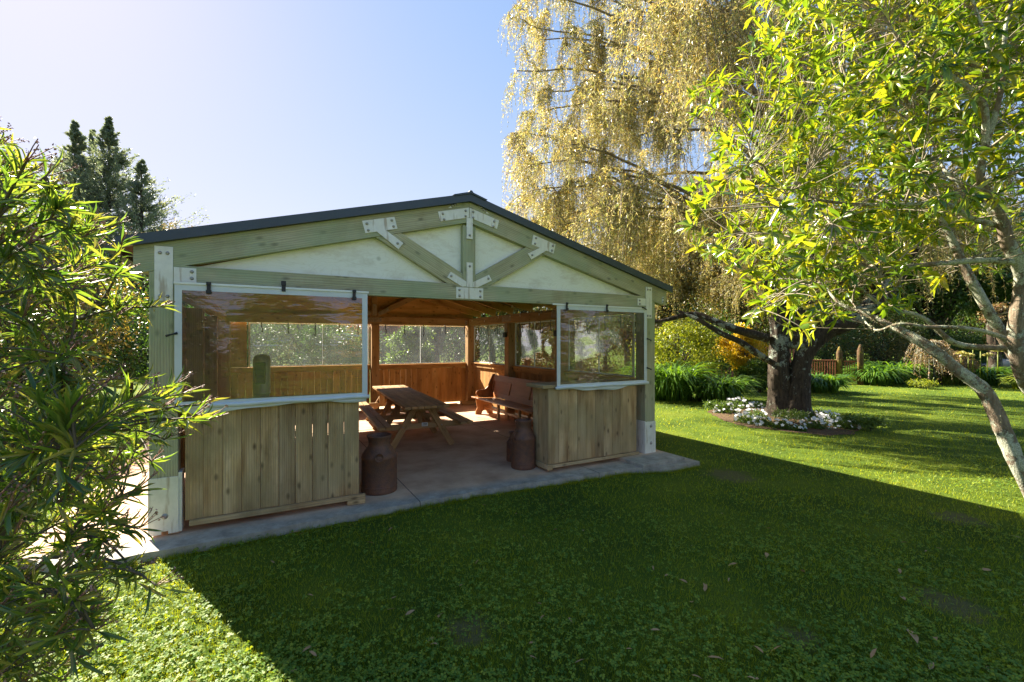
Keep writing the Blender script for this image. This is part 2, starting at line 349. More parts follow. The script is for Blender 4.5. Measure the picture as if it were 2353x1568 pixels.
M['agapy'] = leafmat('yellowish_strap', [(.12, .20, .02), (.20, .27, .03), (.28, .30, .06)], .4, (1.3, 1.2, .4))
M['rust'+'t'] = M['red']
M['yflower'] = leafmat('yellow_flower', [(.45, .42, .12), (.55, .5, .2)], .3, (1.1, 1, .6))
M['postw'] = barkmat('old_post', (.13, .08, .045), (.05, .03, .02), (.26, .20, .05), .45, 1.5)
M['stone'] = simple('pale_stone', (.38, .35, .30), .9, 0, .45, 3, bump=.6, bscale=12)
# ------------------------------------------------------------------ ground, slab
gp = []
for i in range(61):
    for j in range(61):
        gp.append(((i-30)*8+4, (j-30)*8+8, -.07))
gf = [(i*61+j, (i+1)*61+j, (i+1)*61+j+1, i*61+j+1) for i in range(60) for j in range(60)]
raw('ground', gp, gf, M['lawn'], kind='structure')
SL = [(-1.75, 5.2), (-1.35, 4.75), (-.71, 4.76), (.07, 4.80), (1.2, 4.85), (2.25, 4.88), (3.4, 4.80), (4.45, 4.74), (5.0, 4.5), (5.62, 4.52), (5.7, 12.5), (-1.75, 12.5)]
def ragged(poly, step=.09, amp=.012, seed=0, only=9):
    r = np.random.default_rng(seed); out = []
    for i in range(len(poly)):
        a, b = np.array(poly[i]), np.array(poly[(i+1) % len(poly)])
        n = max(1, int(np.linalg.norm(b-a)/step)) if i < only else 1
        for k in range(n): out.append(tuple(a+(b-a)*k/n+(r.normal(0, amp, 2) if k else 0)))
    return out
SR = ragged(SL)
mb = MB(); n = len(SR)
mb.solid([(x, y, 0) for x, y in SR]+[(x-.0, y-.012, -.12) for x, y in SR], [tuple(range(n))]+[(i, i+n, (i+1) % n+n, (i+1) % n) for i in range(n)])
build(mb, 'concrete_slab', M['conc'], kind='structure')
# ------------------------------------------------------------------ shelter
PK, PZ, SLP = 2.209, 3.54, .268
def rz_(x, d): return PZ-SLP*abs(x-PK)-d
sh = thing('picnic_shelter', 'open timber picnic shelter with low gable roof, steel corner plates and half walls', 'shelter', (2.21, 8.6, 0))
def post(x0, x1, y0, y1, z0, z1, m='treated', top=None):
    mb = MB()
    if top is None: mb.box(x0, x1, y0, y1, z0, z1, 2)
    else: mb.prism([(x0, z0), (x1, z0), (x1, top(x1)), (x0, top(x0))], y0, y1, (0, 0, 1))
    return build(mb, 'post', M[m], sh, .006)
YF = 5.1
for x0, x1, z0 in ((-.88, -.67, .04), (5.12, 5.325, .05)):
    post(x0, x1, YF, YF+.2, z0, 0, top=lambda x: rz_(x, .338))
# front beam, rafters, king post, struts, gable panel
def piece(name, mb, m, bev=.004, parent=None): return build(mb, name, M[m], parent or sh, bev)
piece('beam', MB().box(-.668, 5.118, YF, YF+.09, 2.258, 2.448, 0), 'treated')
piece('rafter', MB().prism([(-.99, rz_(-.99, .09)), (-.99, rz_(-.99, .335)), (PK-.001, rz_(PK, .335)), (PK-.001, rz_(PK, .09))], YF, YF+.09, (1, 0, SLP)), 'treated')
piece('rafter', MB().prism([(5.575, rz_(5.575, .09)), (5.575, rz_(5.575, .305)), (5.46, rz_(5.46, .335)), (PK+.001, rz_(PK, .335)), (PK+.001, rz_(PK, .09))], YF, YF+.09, (1, 0, -SLP)), 'treated')
piece('king_post', MB().box(2.13, 2.295, YF+.004, YF+.08, 2.449, 3.162, 2), 'treated')
piece('strut', MB().prism([(1.10, rz_(1.10, .337)), (1.38, rz_(1.38, .337)), (2.128, 2.575), (2.128, 2.449), (1.93, 2.449)], YF+.006, YF+.075, (.8, 0, -.44)), 'treated')
piece('strut', MB().prism([(3.30, rz_(3.30, .337)), (3.02, rz_(3.02, .337)), (2.297, 2.57), (2.297, 2.449), (2.49, 2.449)], YF+.006, YF+.075, (-.8, 0, -.44)), 'treated')
piece('gable_panel', MB().prism([(-.66, 2.42), (5.11, 2.42), (PK, 3.25)], YF+.082, YF+.097, (1, 0, 0)), 'ply', 0)
# hidden packer visible at the left tip of the gable
# brackets
def bracket(quads, bolts, name='bracket', th=.008, m='steel', y=YF):
    mb = MB()
    for q in quads: mb.prism(q, y-th, y-.0005)
    b = build(mb, name, M[m], sh, .0015)
    for x, z in bolts:
        build(MB().lathe([(0, .013), (.008, .013), (.013, .009), (.011, 0), (.016, -.001), (.016, -.0025)], (x, y-th-.001, z), 10, (0, -1, 0)), 'bolt', M['bolt'], b)
    return b
def rect(x0, x1, z0, z1): return [(x0, z0), (x1, z0), (x1, z1), (x0, z1)]
bracket([rect(-.84, -.705, 2.12, 2.61)], [(-.80, 2.55), (-.745, 2.55), (-.80, 2.16), (-.745, 2.16)])
bracket([rect(-.70, -.53, 2.30, 2.43)], [(-.565, 2.395), (-.565, 2.335)])
def sk(x0, x1, d0, d1): return [(x0, rz_(x0, d0)), (x1, rz_(x1, d0)), (x1+(.035 if x0 < PK else -.035), rz_(x1, d1)), (x0+(.035 if x0 < PK else -.035), rz_(x0, d1))]
q = [(.95, 3.06), (1.30, 3.15), (1.335, 3.02), (.985, 2.93)]
bracket([q], [(1.00, 3.035), (1.015, 2.965), (1.27, 3.105), (1.29, 3.04)])
bracket([[(1.10, 2.965), (1.20, 2.99), (1.40, 2.865), (1.345, 2.79)]], [(1.335, 2.855)], th=.012)
q = [(3.12, 3.155), (3.47, 3.065), (3.44, 2.935), (3.095, 3.025)]
bracket([q], [(3.16, 3.115), (3.145, 3.04), (3.425, 3.04), (3.41, 2.975)])
bracket([[(3.225, 2.995), (3.32, 2.965), (3.085, 2.825), (3.035, 2.90)]], [(3.10, 2.885)], th=.012)
bracket([[(1.81, 3.278), (2.205, 3.38), (2.205, 3.262), (1.84, 3.165)]], [(1.87, 3.26), (1.885, 3.195), (2.16, 3.335), (2.16, 3.27)])
bracket([[(2.213, 3.38), (2.615, 3.278), (2.585, 3.165), (2.213, 3.262)]], [(2.26, 3.335), (2.26, 3.265), (2.545, 3.255), (2.535, 3.19)])
bracket([rect(2.172, 2.252, 3.0, 3.255)], [(2.212, 3.045)], th=.012)
bracket([rect(2.174, 2.254, 2.415, 2.715)], [(2.214, 2.67)], th=.008)
bracket([[(1.925, 2.515), (1.97, 2.585), (2.17, 2.48), (2.17, 2.42), (2.115, 2.415)]], [(1.975, 2.535)])
bracket([[(2.515, 2.515), (2.475, 2.585), (2.258, 2.48), (2.258, 2.42), (2.315, 2.415)]], [(2.465, 2.535)])
bracket([rect(2.04, 2.395, 2.272, 2.408)], [(2.08, 2.375), (2.08, 2.305), (2.355, 2.375), (2.355, 2.305)])
bracket([rect(5.13, 5.255, 2.11, 2.59)], [(5.165, 2.55), (5.215, 2.55), (5.165, 2.15), (5.215, 2.15)])
bracket([rect(4.96, 5.125, 2.30, 2.41)], [(5.0, 2.375), (5.0, 2.325)])
bracket([rect(5.475, 5.50, 2.36, 2.45)], [(5.487, 2.43), (5.487, 2.38)], th=.015, m='alu')
# perforated straps over the ridge
for s in (-1, 1):
    bracket([[(PK+s*.10, 3.435), (PK+s*.13, 3.43), (PK+s*.27, 3.345), (PK+s*.235, 3.345)]], [(PK+s*(.13+.03*i), 3.42-.017*i) for i in range(4)], name='strap_brace', th=.003, m='alu')
# steel feet
for x0, x1 in ((-.88, -.67), (5.12, 5.325)):
    mb = MB().prism([(x0-.006, .02), (x0+.09, .02), (x0+.09, .045), (x0+.14, .045), (x0+.14, .02), (x1+.006, .02), (x1+.006, .53), (x0-.006, .53)], YF-.01, YF-.001)
    if x0 < 0: mb.prism([(x1+.001, .02), (x1+.03, .02), (x1+.03, .56), (x1+.001, .56)], YF+.002, YF+.17)
    else: mb.prism([(x0-.012, .02), (x0-.001, .02), (x0-.001, .54), (x0-.012, .54)], YF-.01, YF+.2)
    b = build(mb, 'base_plate', M['steel'], sh, .002)
    for z in ((.18,) if x0 < 0 else (.2, .46)):
        build(MB().lathe([(0, .016), (.01, .016), (.016, .01), (.016, 0), (.026, -.001), (.026, -.003)], ((x0+x1)/2+.01, YF-.011, z), 12, (0, -1, 0)), 'bolt', M['bolt'], b)
build(MB().box(4.62, 5.46, 4.64, 5.45, -.06, .05, 0), 'footing', M['conc'], sh, .012)
# roof, flashing, ridge
YR0, YR1 = 5.03, 12.42
for s, xe in ((-1, -1.10), (1, 5.66)):
    piece('roof_sheet', MB().prism([(PK, PZ-.03), (xe, rz_(xe, .03)), (xe, rz_(xe, .012)), (PK, PZ-.012)], YR0+.03, YR1, (0, 1, 0)), 'roof', 0)
    piece('roof_lining', MB().prism([(PK-.0005*s*-1, PZ-.034), (xe, rz_(xe, .034)), (xe, rz_(xe, .046)), (PK-.0005*s*-1, PZ-.046)], YF+.1, YR1, (1, 0, 0)), 'soffit', 0)
    mb = MB().prism([(PK, PZ), (xe, rz_(xe, 0)), (xe, rz_(xe, .09)), (PK, PZ-.09)], YR0+.02, YR0+.026, (1, 0, -s*SLP))
    mb.prism([(PK, PZ+.003), (xe, rz_(xe, -.003)), (xe, rz_(xe, .001)), (PK, PZ-.001)], YR0+.02, YR0+.2, (1, 0, -s*SLP))
    mb.prism([(PK, PZ-.087), (xe, rz_(xe, .087)), (xe, rz_(xe, .0895)), (PK, PZ-.0895)], YR0+.0262, YF-.001, (1, 0, -s*SLP))
    piece('barge_flashing', mb, 'roof', 0)
mb = MB(); mb.prism([(PK-.22, PZ-.045), (PK-.03, PZ+.012), (PK-.012, PZ+.035), (PK+.012, PZ+.035), (PK+.03, PZ+.012), (PK+.22, PZ-.045), (PK+.2, PZ-.06), (PK, PZ-.002), (PK-.2, PZ-.06)], YR0+.005, YR1, (0, 1, 0))
piece('ridge_cap', mb, 'roof', 0)
piece('gutter', MB().prism([(-1.105, rz_(-1.1, .05)), (-1.105, rz_(-1.1, .12)), (-1.17, rz_(-1.1, .12)), (-1.175, rz_(-1.1, .05))], YR0+.03, YR1, (0, 1, 0)), 'roof', 0)
# interior rafters and ridge beam
piece('ridge_beam', MB().box(PK-.03, PK+.03, YF+.1, 12.3, PZ-.34, PZ-.07, 1), 'inbeam')
for k, y in enumerate(np.arange(6.15, 11.9, .95)):
    for s, xe in ((-1, -.95), (1, 5.5)):
        a = PK+s*.032
        piece('rafter', MB().prism([(a, rz_(a, .05)), (xe, rz_(xe, .05)), (xe, rz_(xe, .23)), (a, rz_(a, .23))], y, y+.045, (1, 0, -s*SLP)), 'inboard', .003)
# side beams
piece('beam', MB().box(5.125, 5.21, YF+.21, 12.1, 2.205, 2.40, 1), 'inbeam')
piece('beam', MB().box(-.78, -.69, YF+.21, 12.1, 2.205, 2.40, 1), 'inbeam')
# side posts and rear posts
for y0 in (7.35, 9.5): post(5.125, 5.32, y0, y0+.195, .0, 2.203, 'inbeam'); post(-.88, -.69, y0, y0+.195, .0, 2.203, 'inbeam')
post(5.12, 5.32, 11.9, 12.1, 0, 2.203, 'inbeam'); post(-.88, -.62, 11.9, 12.1, 0, 2.203, 'inbeam')
post(2.455, 2.65, 11.88, 12.08, 0, 2.203, 'inbeam')
YB = 12.1
piece('beam', MB().box(-.88, 5.32, YB-.2, YB-.11, 2.205, 2.40, 0), 'inbeam')
piece('gable_panel', MB().prism([(-.9, 2.403), (5.32, 2.403), (5.32, rz_(5.32, .06)), (PK, PZ-.36), (-.9, rz_(-.9, .06))], YB-.1, YB-.085), 'inboard', 0)
piece('king_post', MB().box(2.46, 2.60, YB-.19, YB-.11, 2.402, 3.1, 2), 'inbeam')
for s in (-1, 1): piece('strut', MB().beam((2.53+s*.075, YB-.15, 2.46), (2.53+s*1.05, YB-.15, 2.95), .07, .13, (0, 0, 1)), 'inbeam')
for s in (-1, 1):
    a, b = (2.53+s*.11, 2.47), (2.53+s*.36, 2.6)
    dx, dz = b[0]-a[0], b[1]-a[1]; l = math.hypot(dx, dz); nx, nz = -dz/l*.045, dx/l*.045
    bracket([[(a[0]-nx, a[1]-nz), (b[0]-nx, b[1]-nz), (b[0]+nx, b[1]+nz), (a[0]+nx, a[1]+nz)]], [(b[0]-s*.04, b[1]-.02)], m='inplate', y=YB-.2)
bracket([rect(2.48, 2.58, 2.43, 2.72)], [(2.53, 2.68)], m='inplate', y=YB-.2)
bracket([rect(2.35, 2.71, 2.26, 2.375)], [(2.39, 2.35), (2.39, 2.29), (2.67, 2.35), (2.67, 2.29)], m='inplate', y=YB-.2)
bracket([rect(5.02, 5.11, 2.24, 2.36)], [(5.06, 2.33), (5.06, 2.27)], m='inplate', y=YB-.2)
# plates on the side beam over the posts (facing inwards)
for y0 in (7.35, 9.5):
    mb = MB().box(5.116, 5.1245, y0-.13, y0+.32, 2.235, 2.385, 1).box(5.116, 5.1245, y0+.05, y0+.145, 1.98, 2.2, 2)
    b = piece('bracket', mb, 'inplate', .001)
    for yy in (-.09, .28):
        for zz in (2.27, 2.35): build(MB().lathe([(0, .01), (.01, .01), (.01, 0)], (5.115, y0+yy, zz), 8, (-1, 0, 0)), 'bolt', M['bolt'], b)
    mb = MB().box(5.06, 5.12, y0+.06, y0+.16, 1.86, 1.98)
    piece('speaker_box', mb, 'black', .006)
# walls of vertical boards
def boards(a, b, along, fixed, t, z0, z1, w=.145, gaps=None, seed=0, xs=None):
    r = np.random.default_rng(seed); mb = MB(); e = []
    if xs is None: n = max(1, round((b-a)/w)); xs = np.linspace(a, b, n+1)
    for i in range(len(xs)-1):
        g = (.0021 if (gaps and i in gaps) else .0012); dt = r.uniform(0, .003); zz = z1-r.uniform(0, .004)
        x0, x1 = xs[i]+g, xs[i+1]-g
        if along == 0: mb.box(x0, x1, fixed+dt, fixed+t, z0+r.uniform(0, .004), zz, 2)
        else: mb.box(fixed+dt, fixed+t, x0, x1, z0+r.uniform(0, .004), zz, 2)
    return mb
hw = piece('half_wall', boards(0, 0, 0, YF+.02, .02, .105, 1.12, xs=[-.62, -.48, -.325, -.17, -.01, .15, .30, .46, .61, .77, .925], gaps=(4, 5, 6, 7, 8)), 'board', .003)
build(MB().box(-.585, .985, YF-.012, YF+.018, .055, .108, 0).box(.80, .985, YF-.01, YF+.16, .004, .053, 0), 'skirting', M['board'], hw, .004)
build(MB().box(-.66, .925, YF-.02, YF+.42, 1.124, 1.165, 0), 'counter_top', M['board'], hw, .004)
build(MB().box(-.62, .86, YF+.045, YF+.09, .98, 1.118, 0).box(.86, .905, YF+.045, YF+.38, .1, 1.118, 2), 'frame', M['inbeam'], hw, .003)
build(boards(YF+.045, YF+.40, 1, .907, .018, .105, 1.12, .12), 'end_boards', M['board'], hw, .003)
hw = piece('half_wall', boards(0, 0, 0, YF+.02, .02, .10, 1.12, xs=[3.372, 3.54, 3.70, 3.855, 4.01, 4.17, 4.33, 4.49, 4.645, 4.79, 4.965]), 'board', .003)
build(MB().box(3.42, 4.985, YF-.012, YF+.018, .055, .098, 0).box(3.35, 3.42, YF-.012, YF+.40, .03, .098, 1), 'skirting', M['board'], hw, .004)
build(MB().box(3.27, 3.45, YF-.005, YF+.44, 1.124, 1.172, 1).box(3.452, 5.12, YF-.005, YF+.44, 1.124, 1.168, 0), 'counter_top', M['board'], hw, .005)
build(boards(YF+.042, YF+.42, 1, 3.372, .018, .10, 1.12, .126, seed=3), 'end_boards', M['board'], hw, .003)
build(MB().box(3.40, 4.95, YF+.045, YF+.09, .98, 1.118, 0).box(3.42, 4.95, YF+.38, YF+.42, .98, 1.118, 0), 'frame', M['inbeam'], hw, .003)
def rearwall(name, mb, rails): 
    w = piece(name, mb, 'inboard', .003)
    build(rails, 'sill', M['inboard'], w, .004); return w
rearwall('rear_wall', boards(-.62, 2.44, 0, YB-.02, .02, .06, 1.03, gaps=(4, 12, 17), seed=4), MB().box(-.62, 2.45, YB-.06, YB+.03, 1.035, 1.135, 0).box(-.62, 2.45, YB-.09, YB+.05, 1.137, 1.165, 0))
rearwall('rear_wall', boards(2.66, 5.30, 0, YB-.02, .02, .06, 1.03, gaps=(1, 4), seed=5), MB().box(2.655, 5.115, YB-.06, YB+.03, 1.035, 1.125, 0).box(2.655, 5.115, YB-.09, YB+.05, 1.127, 1.155, 0))
for y0, y1, s in ((5.5, 7.345, 6), (7.55, 9.495, 7), (9.7, 11.895, 8)):
    rearwall('side_wall', boards(y0, y1, 1, 5.30, .02, .06, 1.04, seed=s), MB().box(5.25, 5.32, y0, y1, 1.045, 1.145, 1).box(5.21, 5.345, y0, y1, 1.147, 1.175, 1))
# closed left wall of horizontal boards
mb = MB()
for k in range(15):
    z = .06+k*.143; mb.solid([(-.90, 5.3, z), (-.87, 5.3, z), (-.90, 12.1, z), (-.87, 12.1, z), (-.90, 5.3, z+.15), (-.89, 5.3, z+.15), (-.90, 12.1, z+.15), (-.89, 12.1, z+.15)], [(0, 2, 3, 1), (4, 5, 7, 6), (0, 1, 5, 4), (2, 6, 7, 3), (0, 4, 6, 2), (1, 3, 7, 5)], (0, 1, 0))
piece('left_wall', mb, 'inboard', 0)
for y in (6.4, 8.5, 10.8): piece('stud', MB().box(-.868, -.80, y, y+.045, .05, 2.2, 2), 'inbeam')
piece('infill_panel', MB().box(-.62, -.30, YB-.03, YB, 1.167, 2.2, 2), 'inboard', .002)
# offcuts on the floor by the rear wall
b0 = build(MB().box(4.86, 5.3, 11.72, 11.87, .002, .10, 0), 'timber_block', M['board'], None, .004, org=(5.08, 11.8, .002))
tag(b0, 'short pale timber block lying on the floor in the far corner of the shelter', 'timber block')
b0 = build(MB().box(3.5, 4.75, 11.75, 11.85, .002, .05, 0), 'timber_batten', M['board'], None, .004, org=(4.1, 11.8, .002))
tag(b0, 'sunlit timber batten lying on the floor along the foot of the rear wall', 'timber batten')
# ------------------------------------------------------------------ clear blinds
def sheet(x0, x1, z0, z1, y, wave=.006, nx=24, nz=16, seed=0, axis=0):
    r = np.random.default_rng(seed); ph = r.uniform(0, 6, 6); v = []
    for i in range(nx+1):
        for j in range(nz+1):
            x = x0+(x1-x0)*i/nx; z = z0+(z1-z0)*j/nz
            e = math.sin(math.pi*i/nx)*math.sin(math.pi*j/nz)
            d = wave*e*(math.sin(x*3+z*2+ph[0])+.6*math.sin(x*7+ph[1]-z*4)+.4*math.sin(z*13+ph[2]+x*2))
            v.append((x, y+d, z) if axis == 0 else (y+d, x, z))
    f = [(i*(nz+1)+j, (i+1)*(nz+1)+j, (i+1)*(nz+1)+j+1, i*(nz+1)+j+1) for i in range(nx) for j in range(nz)]
    return v, f
def strap(x, y, z0, z1, w=.028, axis=0, curl=.02, seed=0):
    r = np.random.default_rng(seed); p = []; n = 7
    for i in range(n):
        t = i/(n-1); s = r.uniform(-1, 1)*curl*t
        c = (x+s, y-.012-.01*math.sin(t*4), z0+(z1-z0)*t) if axis == 0 else (y-.012-.01*math.sin(t*4), x+s, z0+(z1-z0)*t); p.append(c)
    mb = MB()
    for i in range(n-1):
        mb.beam(p[i], p[i+1], .003 if axis else w, w if axis else .003, (0, 1, 0) if axis == 0 else (0, 1, 0))
    e = p[-1]; mb.beam((e[0]-.018, e[1]-.004, e[2]), (e[0]+.02, e[1]-.004, e[2]-.02), .014, .012, (0, 1, 0))
    return mb
def front_blind(x0, x1, z0, z1, label, clips, toggles, loc, y=5.062, bx=None):
    t = thing('clear_blind', label, 'clear blind', loc, 'roll down clear blinds of the shelter')
    v, f = sheet(x0+.052, x1-.052, z0+.085, z1-.06, y, .005, seed=int(abs(x0)*10))
    raw('clear_sheet', v, f, M['pvc'], t, smooth=True)
    b = .055; mb = MB()
    mb.box(x0, x0+b, y-.004, y+.002, z0+.06, z1-.022, 2).box(x1-b, x1, y-.004, y+.002, z0+.06, z1-.022, 2)
    mb.box(x0+b+.0005, x1-b-.0005, y-.004, y+.002, z1-.075, z1-.022, 0)
    mb.box(x0+b+.0005, x1-b-.0005, y-.004, y+.002, z0+.055, z0+.09, 0)
    build(mb, 'border', M['vinyl'], t)
    build(MB().box(*(bx or (x0-.005, x1+.012)), y-.014, y+.004, z1-.021, z1, 0), 'batten', M['alu'], t, .002)
    # bottom pole pocket and sagging hem
    mb = MB().tube([(x, y-.006, z0+.045+.004*math.sin(x*9)) for x in np.linspace(x0-.02, x1+.02, 24)], .021, 12)
    build(mb, 'pole_pocket', M['vinyl'], t)
    vv = []; ff = []; n = 60
    for i in range(n+1):
        s = i/n; x = x0+.01+(x1-x0-.02)*s; d = .028+.026*math.sin(s*math.pi*2.2+.9+x0)+.012*math.sin(s*17+x0)
        vv += [(x, y, z0+.03), (x, y-.006+.01*math.sin(s*20), z0+.03-d*.6), (x, y+.004+.01*math.sin(s*15), z0+.03-max(d, .012))]
    for i in range(n):
        for j in (0, 1): ff.append((3*i+j, 3*i+j+1, 3*i+4+j, 3*i+3+j))
    raw('hem', vv, ff, M['vinyl'], t, smooth=True)
    for cx, cz in clips:
        mb = MB().box(cx-.016, cx+.016, y-.022, y-.015, cz-.10, cz-.002).box(cx-.02, cx+.02, y-.03, y-.0225, cz-.03, cz).box(cx-.022, cx+.022, y-.032, y-.0225, cz-.11, cz-.075)
        build(mb, 'buckle', M['black'], t, .003)
    for tx, tz, s in toggles:
        build(MB().tube([(tx, y-.02, tz), (tx+s*.04, y-.028, tz-.012), (tx+s*.085, y-.02, tz-.028)], [.012, .007, .011], 8), 'toggle', M['black'], t)
    return t
front_blind(-.69, 1.0, 1.115, 2.295, 'left front clear blind with white border, beside the oleander bush', [(-.43, 2.305), (.86, 2.305)], [(-.665, 1.83, -1)], (.15, 5.06, 1.7))
build(MB().box(.172, .208, 5.045, 5.052, 2.25, 2.35).box(.168, .212, 5.04, 5.046, 2.31, 2.355), 'buckle', M['black'], bpy.data.objects['clear_blind'], .003)
front_blind(3.47, 5.115, 1.085, 2.265, 'right front clear blind with white border beside the post on the lawn side', [(3.62, 2.285), (4.32, 2.285)], [(5.0, 2.27, 1), (5.10, 1.80, 1), (5.10, 1.36, 1)], (4.3, 5.06, 1.7), bx=(3.40, 5.11))
def win_blind(a, b, z0, z1, pos, axis, label, straps, seams, loc, extra=None):
    t = thing('clear_blind', label, 'clear blind', loc, 'roll down clear blinds of the shelter')
    v, f = sheet(a+.03, b-.03, z0+.02, z1-.02, pos, .008, seed=int(a*7+50), axis=axis)
    raw('clear_sheet', v, f, M['pvc2'], t, smooth=True)
    mb = MB()
    def bb(x0, x1, zz0, zz1, d=.004):
        if axis == 0: mb.box(x0, x1, pos-d, pos+d, zz0, zz1)
        else: mb.box(pos-d, pos+d, x0, x1, zz0, zz1)
    bb(a, a+.035, z0, z1, .010); bb(b-.035, b, z0, z1, .010); bb(a+.036, b-.036, z0, z0+.022, .010); bb(a+.036, b-.036, z1-.022, z1, .010)
    for s in seams: bb(s-.007, s+.007, z0+.023, z1-.023, .012)
    build(mb, 'border', M['vinyl'], t, .001)
    for k, s in enumerate(straps): build(strap(s, pos-.02, z1+.005, z1-.2-.04*(k % 3), .024, axis, .02, k), 'strap', M['black'], t)
    return t
win_blind(-.27, 2.44, 1.17, 2.20, YB+.0, 0, 'clear blind in the left rear opening, seen through the left front blind', [-.0, .55, 1.15, 1.7, 2.15], [1.32], (1.1, YB, 1.17))
win_blind(2.66, 5.29, 1.16, 2.20, YB+.0, 0, 'clear blind in the right rear opening above the sunlit boards', [2.85, 3.35, 3.88, 4.5, 5.08], [3.80], (4, YB, 1.16))
win_blind(9.72, 11.88, 1.18, 2.20, 5.3, 1, 'clear blind in the lawn side opening nearest the far corner, above the pew end', [9.95, 10.35, 10.9, 11.5], [10.9], (5.3, 10.8, 1.18))
win_blind(7.57, 9.48, 1.18, 2.20, 5.3, 1, 'clear blind in the middle lawn side opening above the pew, willow showing through', [7.9, 8.3, 8.75, 9.2], [8.6], (5.3, 8.5, 1.18))
win_blind(5.52, 7.33, 1.18, 2.20, 5.3, 1, 'clear blind in the lawn side opening, seen through the right front blind', [5.8, 6.2, 6.7, 7.1], [6.4], (5.3, 6.4, 1.18))
# ------------------------------------------------------------------ fairy lights
def garland(pts, label, seed):
    r = np.random.default_rng(seed); P = []
    for a, b, sag in pts:
        a, b = np.array(a, float), np.array(b, float)
        for t in np.linspace(0, 1, 14)[:-1]:
            p = a+(b-a)*t; p[2] -= sag*4*t*(1-t); P.append(p+r.normal(0, .006, 3))
    P.append(np.array(pts[-1][1], float))
    t = thing('fairy_lights', label, 'string lights', tuple(P[0]), 'strings of fairy lights')
    build(MB().tube(P, .0035, 5), 'wire', M['wire'], t)
    for i in range(3, len(P), 5):
        build(MB().tube([P[i], P[i]-np.array((0, 0, .022)), P[i]-np.array((0, 0, .05))], [.004, .006, .005], 6), 'bulb', M['bulb'], t)
garland([((.9, 5.25, 2.42), (1.5, 6.2, 2.55), .08), ((1.5, 6.2, 2.55), (2.21, 7.2, 2.95), .25), ((2.21, 7.2, 2.95), (3.5, 7.2, 2.72), .2), ((3.5, 7.2, 2.72), (5.05, 7.3, 2.42), .25)], 'thin dark wire of fairy lights sagging across under the roof', 1)
garland([((5.08, 7.3, 2.45), (5.08, 8.4, 2.42), .06), ((5.08, 8.4, 2.42), (5.08, 9.6, 2.44), .08), ((5.08, 9.6, 2.44), (5.08, 11.7, 2.4), .1)], 'fairy light wire running along the top of the lawn side beam', 2)
# ------------------------------------------------------------------ picnic tables
def make_table(loc, rz, label, L=1.86):
    ORGT = (0, 0, 0); t = thing('picnic_table', label, 'picnic table', loc, 'timber picnic tables set end to end', rz)
    def pc(name, mb, par=t, bev=.004, m='tablewood'): return build(mb, name, M[m], par, bev, local=True)
    top = MB(); w = .102
    for k in range(7): top.box(-.36+k*.1035, -.36+k*.1035+.095, 0, L, .69, .733, 1)
    tt = pc('tabletop', top)
    pc('bolt_plug', MB().box(-.03, .03, L*.5-.012, L*.5+.012, .7335, .735), tt, 0, 'dark')
    for s in (-1, 1):
        b = MB(); x = s*.655
        for q in (-.11, .005): b.box(x+q, x+q+.10, 0, L, .40, .443, 1)
        pc('bench', b)
    for y, d in ((.40, 1), (L-.40, -1)):
        for s in (-1, 1):
            pc('leg', MB().beam((s*.13, y-d*.024, .655), (s*.515, y-d*.024, .0), .04, .10, (1, 0, 0)))
        pc('bench_support', MB().prism([(-.74, .40), (-.70, .31), (.70, .31), (.74, .40)], y+min(0, d*.045), y+max(0, d*.045)))
        pc('top_batten', MB().prism([(-.34, .688), (-.30, .60), (.30, .60), (.34, .688)], y+min(0, d*.045), y+max(0, d*.045)))
        for s in (-1, 1): pc('upright', MB().box(s*.22-.045, s*.22+.045, y+d*.047-.018, y+d*.047+.02, .40, .60, 2))
        for s in (-1, 1):
            pc('bolt', MB().lathe([(0, .01), (.012, .008), (.012, 0)], (s*.325, y-d*.046, .355), 10, (0, -d, 0)), m='bolt', bev=0)
    for d, y in ((1, .46), (-1, L-.46)): pc('brace', MB().beam((0, y, .34), (0, y+d*.38, .67), .07, .045, (0, -1, 1)))
    # maker's plaque: a long bar over thin uprights
    pl = pc('plaque', MB().box(-.005, .095, .386, .3985, .345, .405), t, .002, 'plaque')
    mk = MB(); mk.box(.018, .083, .3835, .3858, .385, .393)
    for x, z in ((.012, .378), (.030, .384), (.046, .384), (.061, .384), (.076, .384)): mk.box(x-.0035, x+.0035, .3837, .3857, .356, z)
    mk.box(.0085, .0155, .3837, .3857, .383, .389)
    pc('lettering', mk, pl, 0, 'dark')
    return t
RT = math.radians(-4.3)
make_table((2.31, 6.97, 0), RT, 'nearer brown picnic table with attached benches, its end facing the open side')
make_table((2.31+.075*1.88, 6.97+1.885, 0), RT, 'farther picnic table, end to end behind the nearer one, its far end in sun')
# ------------------------------------------------------------------ pew
pw = thing('church_pew', 'varnished red brown church pew against the lawn side wall', 'pew', (4.8, 8.7, 0))
def pend(y):
    P = [(-.03, 0), (.13, 0), (.15, .06), (.21, .11), (.27, .06), (.29, 0), (.44, 0), (.43, .08), (.40, .2), (.42, .33), (.45, .42), (.47, .6), (.52, .92), (.50, .965), (.44, .96), (.36, .80), (.30, .66), (.22, .60), (.06, .585), (.0, .56), (-.02, .50), (.03, .44), (.03, .38), (-.02, .36), (.0, .25), (.02, .16), (-.02, .08)]
    return MB().prism([(4.55+x, z) for x, z in P], y, y+.04, (0, 0, 1))
build(pend(10.04), 'end_panel', M['pew'], pw, .006); build(pend(7.25), 'end_panel', M['pew'], pw, .006)
build(MB().prism([(4.44, .40), (4.435, .425), (4.45, .437), (4.90, .415), (4.92, .39)], 7.292, 10.12, (0, 1, 0)), 'seat', M['pew'], pw, .004)
bk = MB().prism([(4.90, .42), (5.03, .93), (5.05, .93), (4.925, .42)], 7.292, 10.038, (0, 1, 0)); bo = build(bk, 'backrest', M['pew'], pw, 0)
fr = MB()
